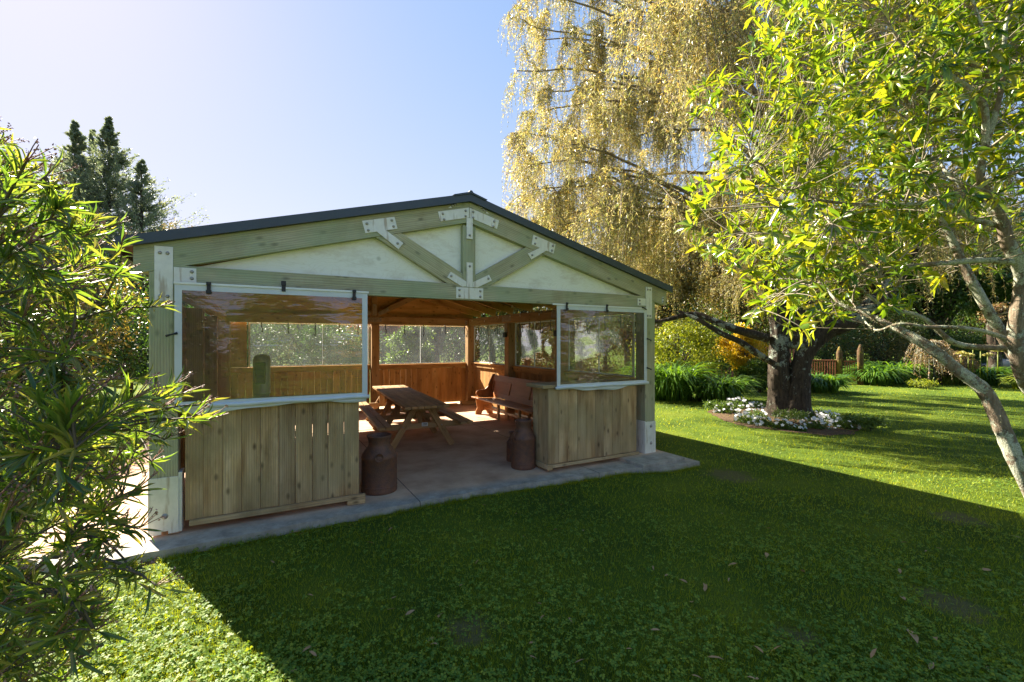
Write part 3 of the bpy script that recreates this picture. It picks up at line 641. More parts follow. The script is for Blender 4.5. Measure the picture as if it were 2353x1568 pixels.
def slat(z0, z1, y0, y1, o=.012):
    x = lambda z: 4.90+(z-.42)*.255-.0015
    fr.prism([(x(z0), z0), (x(z1), z1), (x(z1)-o, z1), (x(z0)-o, z0)], y0, y1, (0, 1, 0) if y1-y0 > .3 else (0, 0, 1))
slat(.80, .94, 7.293, 10.037, .02); slat(.421, .53, 7.293, 10.037)
for y in (7.293, 8.2, 9.1, 9.94): slat(.532, .798, y, y+.09, .013)
build(fr, 'back_frame', M['pew'], bo, .003)
for y in (7.5, 8.1, 9.05): build(MB().box(4.62, 4.67, y, y+.06, 0, .40, 2).box(4.86, 4.90, y, y+.06, 0, .39, 2).box(4.63, 4.89, y+.06, y+.08, .33, .40, 0), 'leg', M['tablewood'], pw, .003)
build(MB().box(4.74, 4.78, 7.292, 10.038, .14, .19, 1), 'stretcher', M['pew'], pw, .003)
# ------------------------------------------------------------------ milk cans
def can(loc, s, label, dent=False, handle=True, r=.205, hh=.655):
    t = thing('milk_can', label, 'milk can', loc, 'rusty old milk cans'); x, y, z = loc
    P = [(0, .004), (.93*r, .004), (.97*r, .0), (r, .012), (r, .035), (.985*r, .05), (.985*r, hh*.60), (r, hh*.61), (r, hh*.635), (.97*r, hh*.66), (.62*r, hh*.82), (.60*r, hh*.845), (.60*r, hh*.90), (.66*r, hh*.96), (.70*r, hh*.985), (.70*r, hh), (.66*r, hh), (.63*r, hh*.96), (.56*r, hh*.90), (.55*r, hh*.8), (.5*r, hh*.6), (0, hh*.3)]
    b = build(MB().lathe(P, loc, 40), 'body', M['rust'], t)
    build(MB().lathe([(.99*r, .1*hh), (1.005*r, .105*hh), (1.005*r, .12*hh), (.99*r, .125*hh)], loc, 40), 'band', M['rust'], b)
    if dent:
        c = (x-.045, y-r*.965, z+hh*.655)
        build(MB().lathe([(.052, -.03), (.054, .012), (.047, .018), (.041, .012), (.037, -.004), (.0, -.010)], c, 24, (-.2, -1, .25)), 'round_boss', M['rust'], b)
    if handle:
        for q in (0.35, 3.5):
            ca, sa = math.cos(q), math.sin(q); R = r*1.0
            pts = [(x+ca*(R+o), y+sa*(R+o), z+h*hh) for o, h in ((-.01, .60), (.025, .64), (.03, .72), (.0, .775), (-.04, .78))]
            build(MB().tube(pts, .008, 6), 'handle', M['rust'], b)
    return t
can((1.215, 5.46, 0), 1, 'large rusty milk can with round boss, at the end of the left half wall', True, False)
can((3.205, 5.50, 0), 1, 'tall rusty milk can standing against the end of the right half wall', False, True, .172, .66)
can((3.27, 5.88, 0), 1, 'small rusty milk can hidden behind the tall one by the right half wall', False, True, .115, .42)
# ------------------------------------------------------------------ steel bin inside
t = thing('steel_bin', 'upright stainless steel bin with a dark opening, inside behind the left front blind', 'bin', (.0, 7.6, 0))
bd = build(MB().lathe([(.10, 0), (.105, .01), (.105, 1.0), (.0, 1.0)], (0, 7.6, 0), 32), 'body', M['inox'], t)
hd = build(MB().lathe([(.112, 1.003), (.114, 1.10), (.114, 1.48), (.10, 1.54), (.06, 1.565), (0, 1.57)], (0, 7.6, 0), 32), 'hood', M['inox'], t)
build(MB().box(-.09, .05, 7.475, 7.52, 1.14, 1.46), 'opening', M['dark'], hd, .02)
#PLANTS
# ------------------------------------------------------------------ plant helpers
def pnoise(x, y, s, ph=0): return (np.sin(x*s+ph)*np.cos(y*s*1.3+ph*2)+.6*np.sin(x*s*2.3+y*s*1.7+ph)+.4*np.cos(x*s*4.1-y*s*3.7+ph*3))/2
def unit(a): return a/(np.linalg.norm(a, axis=-1, keepdims=True)+1e-9)
def rdir(r, n): return unit(r.normal(size=(n, 3)))
T_DIA = (np.array([(0, 0, 0), (.45, .5, .08), (1, 0, -.05), (.45, -.5, .08)]), [(0, 1, 2, 3)])
T_LAN = (np.array([(0, 0, 0), (.3, 0, .0), (.68, 0, -.02), (1, 0, -.1), (.3, .44, .05), (.68, .38, .03), (.3, -.44, .05), (.68, -.38, .03)]),
         [(0, 1, 4), (0, 6, 1), (4, 1, 2), (4, 2, 5), (1, 6, 7), (1, 7, 2), (5, 2, 3), (2, 7, 3)])
def scatter(T, pos, d, nrm, L, Wd, bend=None):
    tv, tf = T; d = unit(d); s = unit(np.cross(nrm, d)); n = np.cross(d, s); N_ = len(pos)
    L = np.broadcast_to(L, (N_,)); Wd = np.broadcast_to(Wd, (N_,))
    v = pos[:, None]+d[:, None]*(tv[None, :, 0:1]*L[:, None, None])+s[:, None]*(tv[None, :, 1:2]*Wd[:, None, None])
    nz = tv[None, :, 2:3]*L[:, None, None]
    if bend is not None: nz = nz-(tv[None, :, 0:1]**2)*(bend*L)[:, None, None]
    v = v+n[:, None]*nz
    f = (np.arange(N_)[:, None, None]*len(tv)+np.array(tf)[None]).reshape(-1, len(tf[0]))
    return v.reshape(-1, 3), f
def tubes(P, R, seg=4):
    M_, n, _ = P.shape; R = np.broadcast_to(R, (M_, n)); T = unit(np.gradient(P, axis=1))
    a = np.where(np.abs(T[:, :1, 2:3]) < .9, np.array((0, 0, 1.)), np.array((1., 0, 0)))
    U = unit(np.cross(T, np.broadcast_to(a, T.shape))); V = np.cross(T, U); th = np.arange(seg)/seg*2*np.pi
    v = P[:, :, None]+R[:, :, None, None]*(np.cos(th)[None, None, :, None]*U[:, :, None]+np.sin(th)[None, None, :, None]*V[:, :, None])
    i = np.arange(n-1)[:, None]; j = np.arange(seg)[None]; k = (j+1) % seg
    f = np.stack([i*seg+j, (i+1)*seg+j, (i+1)*seg+k, i*seg+k], -1).reshape(-1, 4)
    return v.reshape(-1, 3), (np.arange(M_)[:, None, None]*n*seg+f[None]).reshape(-1, 4)
def ribbons(P, side, Wd):
    M_, n, _ = P.shape; side = unit(side)[:, None]; w = Wd[:, :, None] if Wd.ndim == 2 else Wd[:, None, None]
    v = np.stack([P-side*w/2, P+side*w/2], 2).reshape(-1, 3); i = np.arange(n-1)
    f = np.stack([2*i, 2*i+2, 2*i+3, 2*i+1], -1)
    return v, (np.arange(M_)[:, None, None]*2*n+f[None]).reshape(-1, 4)
def join(*vf):
    v = []; f = []; n = 0
    for a, b in vf: v.append(a); f.append(b+n); n += len(a)
    return np.concatenate(v), np.concatenate(f)
def bez(a, b, c, n):
    t = np.linspace(0, 1, n)[None, :, None]; a, b, c = a[:, None], b[:, None], c[:, None]
    return a*(1-t)**2+2*b*t*(1-t)+c*t*t
def smooth(pts, rad, n=24):
    pts = np.asarray(pts, float); m = len(pts); t = np.linspace(0, m-1, n); o = []
    for q in t:
        i = min(int(q), m-2); u = q-i; p0, p1, p2, p3 = pts[max(i-1, 0)], pts[i], pts[i+1], pts[min(i+2, m-1)]
        o.append(.5*((2*p1)+(-p0+p2)*u+(2*p0-5*p1+4*p2-p3)*u*u+(-p0+3*p1-3*p2+p3)*u**3))
    return np.array(o), np.interp(t, np.arange(m), rad)
def stem_mb(mb, pts, rad, n=24, seg=14, rough=.08, seed=0, wob=0.):
    r = np.random.default_rng(seed); P, R = smooth(pts, rad, n)
    if wob: P = P+np.cumsum(r.normal(0, wob, P.shape), 0)*np.linspace(0, 1, n)[:, None]
    k = mb.n; mb.tube(P, R, seg); v = mb.v[-1]
    c = np.repeat(P, seg, 0); off = v-c
    v[:] = c+off*(1+rough*(np.sin(np.arange(len(v))%seg*1.9+v[:, 2]*3)*.7+r.normal(0, .35, len(v))))[:, None]
    return P, R
def inpoly(x, y, poly):
    c = np.zeros(len(x), bool); n = len(poly)
    for i in range(n):
        x1, y1 = poly[i]; x2, y2 = poly[(i+1) % n]
        if y1 == y2: continue
        c ^= ((y1 > y) != (y2 > y)) & (x < (x2-x1)*(y-y1)/(y2-y1)+x1)
    return c
# ------------------------------------------------------------------ generic trees
def broadleaf(name, label, cat, base, h, r, zc, n, ls, m, bark='bark_d', seed=0, group=None, blobs=26, tr=.12, flat=1., gap=.36):
    """crown of leaf clumps round limbs; zc = height of crown centre"""
    g = np.random.default_rng(seed); base = np.array((base[0], base[1], -.07)); t = thing(name, label, cat, tuple(base), group)
    c = base+np.array((0, 0, zc)); rz = (h-zc)
    q = rdir(g, blobs)*(g.uniform(.25, 1, (blobs, 1))**.5); q[:, 2] = np.where(q[:, 2] < 0, q[:, 2]*.8, q[:, 2])
    B = c+q*np.array((r, r, rz))*.78; br = r*gap*g.uniform(.6, 1.25, blobs)
    k = g.integers(0, blobs, n); s = rdir(g, n)*(g.uniform(0, 1, (n, 1))**.45)
    pos = B[k]+s*br[k][:, None]*np.array((1, 1, .8*flat)); pos[:, 2] = np.maximum(pos[:, 2], .02+g.uniform(0, .2, n))
    d = unit(s+rdir(g, n)*.9+np.array((0, 0, -.25))); v, f = scatter(T_DIA, pos, d, rdir(g, n)+np.array((0, 0, .7)), ls*g.uniform(.6, 1.3, n), ls*.5*g.uniform(.7, 1.3, n))
    raw('foliage', v, f, M[m], t)
    a = np.repeat((base+np.array((0, 0, zc*.35)))[None], blobs, 0)+g.normal(0, tr*.3, (blobs, 3)); mid = (a+B)/2+np.array((0, 0, .12*h))*np.sign(zc-1)
    P = bez(a, mid, B, 7); v1, f1 = tubes(P, np.linspace(tr*.42, tr*.08, 7)[None], 5)
    tp, tr2 = smooth([base-np.array((0, 0, .1)), base+np.array((tr*.3, 0, zc*.3)), base+np.array((-tr*.4, tr*.3, zc*.8)), c+np.array((0, 0, rz*.5))], [tr*1.3, tr, tr*.75, tr*.2], 10)
    v2, f2 = tubes(tp[None], tr2[None], 9); v, f = join((v1, f1), (v2, f2)); raw('trunk', v, f, M[bark], t, smooth=True)
    return t
def conifer(label, base, h, r, n, seed, ls=.3, m='conif', sparse=0., group='tall conifers against the pale sky', name='conifer'):
    g = np.random.default_rng(seed); base = np.array((base[0], base[1], -.07)); t = thing(name, label, 'tree', tuple(base), group)
    nb = int(520*(1-sparse)); zb = h*(.06+.94*g.uniform(0, 1, nb)); an = g.uniform(0, 6.28, nb)
    rr = r*1.5*(1-zb/h)**1.25*g.uniform(.35, 1.4, nb)*(1+.2*np.sin(zb*4+an*2))+.04
    dirs = np.stack([np.cos(an), np.sin(an), np.full(nb, .25)], -1); a = base+np.stack([0*zb, 0*zb, zb], -1)
    b = a+dirs*rr[:, None]; P = bez(a, (a+b)/2+np.array((0, 0, -.05))*rr[:, None], b+np.stack([0*rr, 0*rr, .30*rr], -1), 6)
    k = g.integers(0, nb, n); u = g.uniform(.1, 1, n)**.7; i = np.minimum((u*5).astype(int), 4); w = (u*5-i)[:, None]
    pos = P[k, i]*(1-w)+P[k, i+1]*w+g.normal(0, 1, (n, 3))*np.array((.07, .07, .07))*(.5+rr[k][:, None]*.22)
    d = unit(dirs[k]+rdir(g, n)*.8+np.array((0, 0, .25)))
    v, f = scatter(T_DIA, pos, d, rdir(g, n), ls*g.uniform(.6, 1.3, n), ls*.4)
    raw('foliage', v, f, M[m], t)
    v1, f1 = tubes(P, np.linspace(.02, .005, 6)[None], 3); tp = base+np.array([(0, 0, z) for z in np.linspace(-.1, h*.98, 8)]); v2, f2 = tubes(tp[None], np.linspace(.35, .03, 8)[None], 8)
    v, f = join((v1, f1), (v2, f2)); raw('trunk', v, f, M['bark_d'], t); return t
def strap_clump(label, base, r, h, n, seed, m='agap', group='strap leaved clumps edging the lawn', name='agapanthus', w=.035, cat='plant'):
    g = np.random.default_rng(seed); base = np.array((base[0], base[1], -.07)); t = thing(name, label, cat, tuple(base), group)
    an = g.uniform(0, 6.28, n); rad = r*.62*np.sqrt(g.uniform(0, 1, n)); root = base+np.stack([np.cos(an)*rad, np.sin(an)*rad, 0*rad], -1)
    a2 = an+g.normal(0, .7, n); L = h*g.uniform(.75, 1.25, n); out = np.stack([np.cos(a2), np.sin(a2), 0*a2], -1); sp = g.uniform(.25, .75, n)[:, None]
    mid = root+out*(L[:, None]*sp*.35)+np.stack([0*L, 0*L, L*1.0], -1); end = root+out*(L[:, None]*(.3+sp))+np.stack([0*L, 0*L, L*g.uniform(.15, .75, n)], -1)
    P = bez(root, mid, end, 7); side = np.stack([-np.sin(a2), np.cos(a2), g.normal(0, .3, n)], -1)
    W_ = w*g.uniform(.7, 1.3, n)[:, None]*np.array((.8, 1, 1, 1, .9, .65, .1))[None]
    v, f = ribbons(P, side, W_); raw('leaves', v, f, M[m], t, smooth=True); return t
def attach(skel, tgt, g, nearer):
    """for each target the skeleton point to grow from"""
    o = []
    for q in tgt:
        d = np.linalg.norm(skel-q, axis=1)+nearer*np.maximum(0, (skel[:, 2]-q[2])); o.append(skel[np.argmin(d+g.uniform(0, .12, len(d)))])
    return np.array(o)
# ------------------------------------------------------------------ willow
def make_willow():
    g = np.random.default_rng(11); b = atD(1808, 960, 11.1); b[2] = -.07
    t = thing('willow_tree', 'huge golden autumn willow with lichen spotted forked trunk beyond the shelter', 'tree', tuple(b))
    mb = MB(); A = lambda x, y, d: atD(x, y, d)
    stem_mb(mb, [A(1800, 975, 11.2), A(1800, 945, 11.2), A(1793, 900, 11.2), A(1790, 830, 11.2), A(1792, 760, 11.3), A(1778, 660, 11.6), A(1760, 500, 12)], [.64, .40, .26, .22, .22, .20, .15], 40, 26, .11, 1)
    stem_mb(mb, [A(1822, 972, 11.05), A(1826, 940, 11.05), A(1836, 880, 11.0), A(1850, 815, 11.0), A(1900, 762, 10.9), A(1965, 732, 10.7), A(2060, 640, 10.7), A(2130, 500, 11)], [.58, .36, .23, .19, .19, .18, .16, .10], 44, 24, .11, 2)
    stem_mb(mb, [A(1765, 778, 11.25), A(1690, 757, 11.3), A(1640, 738, 11.5), A(1590, 722, 11.8), A(1520, 738, 12), A(1450, 740, 12.4)], [.11, .10, .085, .075, .05, .03], 26, 10, .1, 3)
    stem_mb(mb, [A(1778, 835, 11.2), A(1740, 812, 11.1), A(1700, 785, 11.1), A(1655, 765, 11.2), A(1600, 732, 11.5), A(1560, 715, 12)], [.07, .08, .07, .065, .05, .03], 26, 10, .1, 4)
    stem_mb(mb, [A(1840, 800, 11.1), A(1835, 720, 11.2), A(1850, 600, 11.6), A(1840, 380, 12.4), A(1760, 200, 13)], [.26, .24, .2, .15, .09], 26, 12, .06, 5)
    tr = build(mb, 'trunk', M['bark_w'], t)
    C = np.array((11.9, 8.4, 0)); R = 7.0; roots = [A(1770, 600, 11.7), A(1850, 560, 11.7), A(2080, 600, 10.8), A(1800, 420, 12.6), A(1790, 690, 11.5), A(1835, 330, 12.5)]
    n1 = 46; th = np.linspace(0, 6.283, n1, endpoint=False)*7+g.normal(0, .2, n1); el = np.tile(np.array((.25, .55, .8, .4, .68, .95, .12)), 9)[:n1]*1.45
    end = np.stack([C[0]+R*.86*np.cos(el)*np.cos(th), C[1]+R*.86*np.cos(el)*np.sin(th), 3.9+8.6*np.sin(el)], -1)
    left = atD(1235, 430, 12.8), atD(1290, 420, 12.6), atD(1230, 230, 12.7), atD(1240, 60, 12.6), atD(1260, 480, 13.2), atD(1330, 520, 13.5), atD(1400, 560, 14.4), atD(1215, 330, 12.2), atD(1195, 150, 12.2), atD(1225, -30, 12.2), atD(1310, -140, 12.5), atD(1340, 170, 11.8), atD(1420, 320, 11.6), atD(1320, 370, 12), atD(1450, 480, 12.4), atD(1270, 90, 13.5), atD(1400, 20, 12), atD(1500, 560, 13.5), atD(1480, 160, 11.5), atD(1380, -60, 11.5), atD(1560, 620, 14)
    end = np.concatenate([end, np.array(left)]); n1 = len(end)
    rt = np.array(roots)[np.argmin(((end[:, None]-np.array(roots)[None])**2).sum(-1)+g.uniform(0, 6, (n1, len(roots))), 1)]
    P1 = bez(rt, (rt+end)/2+np.stack([0*th[:1].repeat(n1)]*2+[1.3+0*end[:, 0]], -1), end, 14); P1[:, 1:] += np.cumsum(g.normal(0, .05, P1[:, 1:].shape), 1)
    v1, f1 = tubes(P1, np.linspace(.065, .014, 14)[None], 6)
    nt_ = 920; q = rdir(g, nt_*2); q[:, 2] = np.abs(q[:, 2]); q = q[:nt_]*g.uniform(.5, 1.02, (nt_, 1))**.6
    tg = np.stack([C[0]+R*q[:, 0], C[1]+R*q[:, 1], 3.2+9.8*q[:, 2]], -1); xl = 1150+410*g.uniform(0, 1, 230)**.75; yl = g.uniform(-150, 600, 230); yl = np.maximum(yl, -150+(xl-1140)*0); tl = np.array([A(a1, b1, c1) for a1, b1, c1 in zip(xl, yl, g.uniform(11.8, 14.6, 230))])
    tg = np.concatenate([tg, tl[(tl[:, 2] > 3.9)]]); tg = tg[~((tg[:, 0] < 5.2) & (tg[:, 2] < 4.2))]
    skl = P1[:, 4:].reshape(-1, 3); a = attach(skl, tg, g, -.15); dist = np.linalg.norm(tg-a, axis=1)[:, None]
    P2 = bez(a, (a+tg)/2+np.array((0, 0, .22))*dist, tg, 10); P2[:, 1:] += np.cumsum(g.normal(0, .03, P2[:, 1:].shape), 1)
    v2, f2 = tubes(P2, np.linspace(.014, .004, 10)[None], 4)
    m3 = 23; k = np.repeat(np.arange(len(P2)), m3); u = g.uniform(.15, 1, len(k))**.7; i = np.minimum((u*9).astype(int), 8); a = P2[k, i]+g.normal(0, .03, (len(k), 3))
    hd = unit(g.normal(size=(len(k), 3))*np.array((1, 1, .1))+unit((a-C)*np.array((1, 1, 0)))*.5)
    L3 = g.gamma(2.5, .21, len(k))+.14; fl = 1.95+g.uniform(-.25, .7, len(k)); L3 = np.clip(L3, .1, np.maximum(a[:, 2]-fl, .12))
    ok = (a[:, 2] > 1.7); a, hd, L3 = a[ok], hd[ok], L3[ok]
    # keep hanging strands clear of the shelter roof
    inside = (a[:, 0] < 5.8) & (a[:, 1] < 12.6); L3 = np.where(inside, np.minimum(L3, np.maximum(a[:, 2]-3.4, .1)), L3)
    o = g.uniform(.08, .4, len(a))[:, None]*np.minimum(L3, 1)[:, None]
    P3 = bez(a, a+hd*o+np.array((0, 0, .1))*o, a+hd*o*1.25-np.stack([0*L3, 0*L3, L3], -1), 8); P3[:, 1:] += np.cumsum(g.normal(0, .012, P3[:, 1:].shape), 1)
    v3, f3 = tubes(P3, np.linspace(.004, .002, 8)[None], 3)
    v, f = join((v1, f1), (v2, f2)); raw('branches', v, f, M['willowbranch'], t); raw('twigs', v3, f3, M['willowtwig'], t)
    nl = np.maximum((L3/.031).astype(int), 5); k = np.repeat(np.arange(len(a)), nl); n = len(k); u = g.uniform(.03, 1, n)*7; i = np.minimum(u.astype(int), 6); w = (u-i)[:, None]
    pos = P3[k, i]*(1-w)+P3[k, i+1]*w; d = unit(rdir(g, n)*.95+np.array((0, 0, -.85)))
    v, f = scatter(T_DIA, pos, d, rdir(g, n), g.uniform(.06, .12, n), g.uniform(.011, .020, n)); raw('foliage', v, f, M['willow'], t)
    print('willow leaves', n)
make_willow()
# ------------------------------------------------------------------ magnolia-like tree, right foreground
def leafy(pos, tw, g, nl, L, Wd, bend, spread, T=T_LAN):
    """rosettes of leaves at pos along twig direction tw"""
    n = len(pos)*nl; k = np.repeat(np.arange(len(pos)), nl); d0 = unit(tw)[k]; r0 = rdir(g, n); pr = unit(r0-(r0*d0).sum(-1, keepdims=True)*d0)
    L = L*np.repeat(g.uniform(.7, 1.35, len(pos)), nl); Wd = Wd*L/L.mean(); a = g.uniform(spread[0], spread[1], n)[:, None]; d = unit(d0*np.cos(a)+pr*np.sin(a)+np.array((0, 0, -.12)))
    p = pos[k]-d0*g.uniform(0, .05, n)[:, None]; nrm = unit(d0*.8+np.array((0, 0, .6))+rdir(g, n)*.35)
    return scatter(T, p, d, nrm, L*g.uniform(.65, 1.2, n), Wd*g.uniform(.75, 1.2, n), g.uniform(-.18, bend, n))
def make_magnolia():
    g = np.random.default_rng(5); A = atD; b = A(2445, 1205, 4.6); b[2] = -.07
    t = thing('broadleaf_tree', 'glossy yellow green leaved tree leaning in from the right on pale lichen covered stems', 'tree', tuple(b))
    mb = MB(); sk = []; lich = []
    def S_(p, r, n=26, seg=12, s=0, lw=0):
        r = [q*.68 for q in r]
        P, R = stem_mb(mb, p, r, n, seg, .09, s, .004); sk.append(P)
        if lw: lich.append((P, R))
    S_([A(2450, 1290, 4.6), A(2352, 1095, 4.6), A(2303, 985, 4.65), A(2262, 900, 4.7), A(2195, 845, 4.8), A(2135, 795, 4.9), A(2065, 755, 5.1), A(1990, 715, 5.4), A(1930, 690, 5.6), A(1890, 640, 5.9)], [.125, .10, .10, .095, .085, .08, .06, .042, .03, .015], 60, 14, 1, 1)
    S_([A(2480, 1260, 4.7), A(2400, 960, 4.6), A(2352, 860, 4.5), A(2335, 760, 4.45), A(2352, 640, 4.4), A(2318, 560, 4.4), A(2300, 490, 4.35), A(2258, 420, 4.3), A(2268, 330, 4.25), A(2262, 240, 4.2), A(2180, 170, 4.1), A(2080, 110, 4.1), A(2040, 40, 4.1)], [.14, .11, .10, .085, .085, .08, .065, .05, .042, .036, .026, .018, .01], 60, 14, 2, 1)
    S_([A(2268, 330, 4.25), A(2300, 200, 4.2), A(2310, 60, 4.2), A(2350, -80, 4.2)], [.036, .03, .022, .015], 20, 8, 3)
    S_([A(2262, 240, 4.2), A(2270, 120, 4.1), A(2230, 0, 4.1), A(2200, -120, 4.1)], [.028, .022, .017, .012], 20, 8, 4)
    S_([A(2350, 605, 4.4), A(2260, 598, 4.4), A(2150, 605, 4.5), A(2040, 612, 4.6), A(1965, 600, 4.7), A(1925, 575, 4.8), A(1870, 550, 5)], [.05, .042, .034, .03, .025, .02, .01], 34, 10, 5, 1)
    S_([A(2312, 520, 4.4), A(2240, 505, 4.4), A(2170, 465, 4.35), A(2100, 470, 4.35), A(1990, 472, 4.4), A(1880, 462, 4.5), A(1800, 425, 4.6), A(1745, 380, 4.7)], [.045, .036, .03, .026, .022, .018, .013, .008], 34, 9, 6)
    S_([A(2310, 515, 4.42), A(2240, 450, 4.6), A(2170, 390, 4.8), A(2150, 330, 5), A(2060, 250, 5.2), A(1950, 200, 5.4)], [.04, .032, .024, .018, .014, .008], 26, 8, 7)
    S_([A(2352, 800, 4.5), A(2290, 770, 4.6), A(2220, 755, 4.65), A(2130, 752, 4.7), A(2060, 745, 4.8), A(2010, 760, 5.0), A(1985, 740, 5.2), A(1950, 690, 5.6)], [.04, .034, .028, .026, .022, .018, .014, .008], 30, 9, 8, 1)
    S_([A(2440, 1180, 5.8), A(2380, 900, 6.0), A(2320, 800, 6.0), A(2250, 680, 6.1), A(2190, 560, 6.3), A(2140, 420, 6.4), A(2100, 200, 6.4)], [.13, .11, .10, .085, .07, .05, .03], 40, 12, 9, 1)
    S_([A(2320, 800, 6.0), A(2200, 790, 6.1), A(2120, 730, 6.2), A(2010, 690, 6.4), A(1880, 560, 6.6), A(1780, 450, 6.7)], [.06, .055, .045, .035, .025, .012], 30, 9, 10, 1)
    S_([A(2352, 640, 4.4), A(2420, 450, 4.2), A(2480, 250, 4.0), A(2500, 0, 4)], [.06, .05, .04, .02], 20, 9, 11, 1)
    build(mb, 'trunk', M['bark_m'], t)
    for P, R in lich:
        n = 700 if len(P) < 50 else 2600; k = g.integers(0, len(P)-1, n); p = P[k]+(P[np.minimum(k+1, len(P)-1)]-P[k])*g.uniform(0, 1, (n, 1)); kk = (np.sin(k*.9)+np.sin(k*.37+2)+g.normal(0, .5, n)) > -.1
        p, k = p[kk], k[kk]; d = rdir(g, len(p)); p = p+d*R[k][:, None]*.9
        lich_v = scatter(T_DIA, p, unit(d+rdir(g, len(p))*.6), rdir(g, len(p)), g.uniform(.008, .028, len(p)), g.uniform(.004, .010, len(p))); raw('lichen', *lich_v, M['lichen'], t)
    poly = [(1850, -260), (1790, 30), (1745, 120), (1690, 190), (1640, 260), (1655, 330), (1630, 400), (1590, 470), (1555, 490), (1560, 560), (1640, 620), (1700, 700), (1730, 770), (1830, 790), (1900, 770), (1950, 730), (2060, 690), (2130, 700), (2190, 740), (2290, 745), (2400, 800), (2700, 780), (2700, -260)]
    n = 16000; x = g.uniform(1500, 2680, n); y = g.uniform(-260, 800, n); D = g.uniform(3.7, 7.4, n); jx = 70*pnoise(x/90, y/90, 1.)+g.normal(0, 22, n); ok = inpoly(x+jx, y+45*(x < 2000)+35*pnoise(y/70, x/80, 1., 2.)+g.normal(0, 15, n), poly) & (g.uniform(0, 1, n) < .62+.75*pnoise(x/75, y/60+D, 1., .7)+.25*(D > 5.8)-.38*(x < 1760)-.1)
    # open window in the lower right of the crown, where the stems show
    hole = (x > 2080) & (y > 560) & (g.uniform(0, 1, n) < .85) | (x > 2140) & (y > 330) & (g.uniform(0, 1, n) < .65) | (x > 1960) & (y > 640) & (g.uniform(0, 1, n) < .5)
    ok &= ~hole & ~((D < 4.6) & (x < 1900) & (y < 300) & (g.uniform(0, 1, n) < .5)); x, y, D = x[ok], y[ok], D[ok]
    T_ = np.array([A(a, c, e) for a, c, e in zip(x, y, D)])[:2900]
    skp = np.concatenate(sk); mids = T_[:130]; a = attach(skp, mids, g, .3); P = bez(a, (a+mids)/2+g.normal(0, .12, a.shape)+np.array((0, 0, .1)), mids, 9)
    v1, f1 = tubes(P, np.linspace(.013, .005, 9)[None], 5); skp = np.concatenate([skp, P[:, 2:].reshape(-1, 3)])
    T2 = T_[130:]; a = attach(skp, T2, g, .3); P2 = bez(a, (a+T2)/2+g.normal(0, .06, a.shape)+np.array((0, 0, .05)), T2, 6); v2, f2 = tubes(P2, np.linspace(.006, .003, 6)[None], 4)
    v, f = join((v1, f1), (v2, f2)); raw('twigs', v, f, M['twig_m'], t)
    tips = np.concatenate([P[:, -1], P2[:, -1]]); tw = np.concatenate([P[:, -1]-P[:, -3], P2[:, -1]-P2[:, -3]]); tw = unit(tw)+np.array((0, 0, .35))
    v, f = leafy(tips, tw, g, 9, .14, .038, .4, (.5, 1.5)); raw('foliage', v, f, M['magnolia'], t)
    bi = tips[g.choice(len(tips), 5, replace=False)]
make_magnolia()
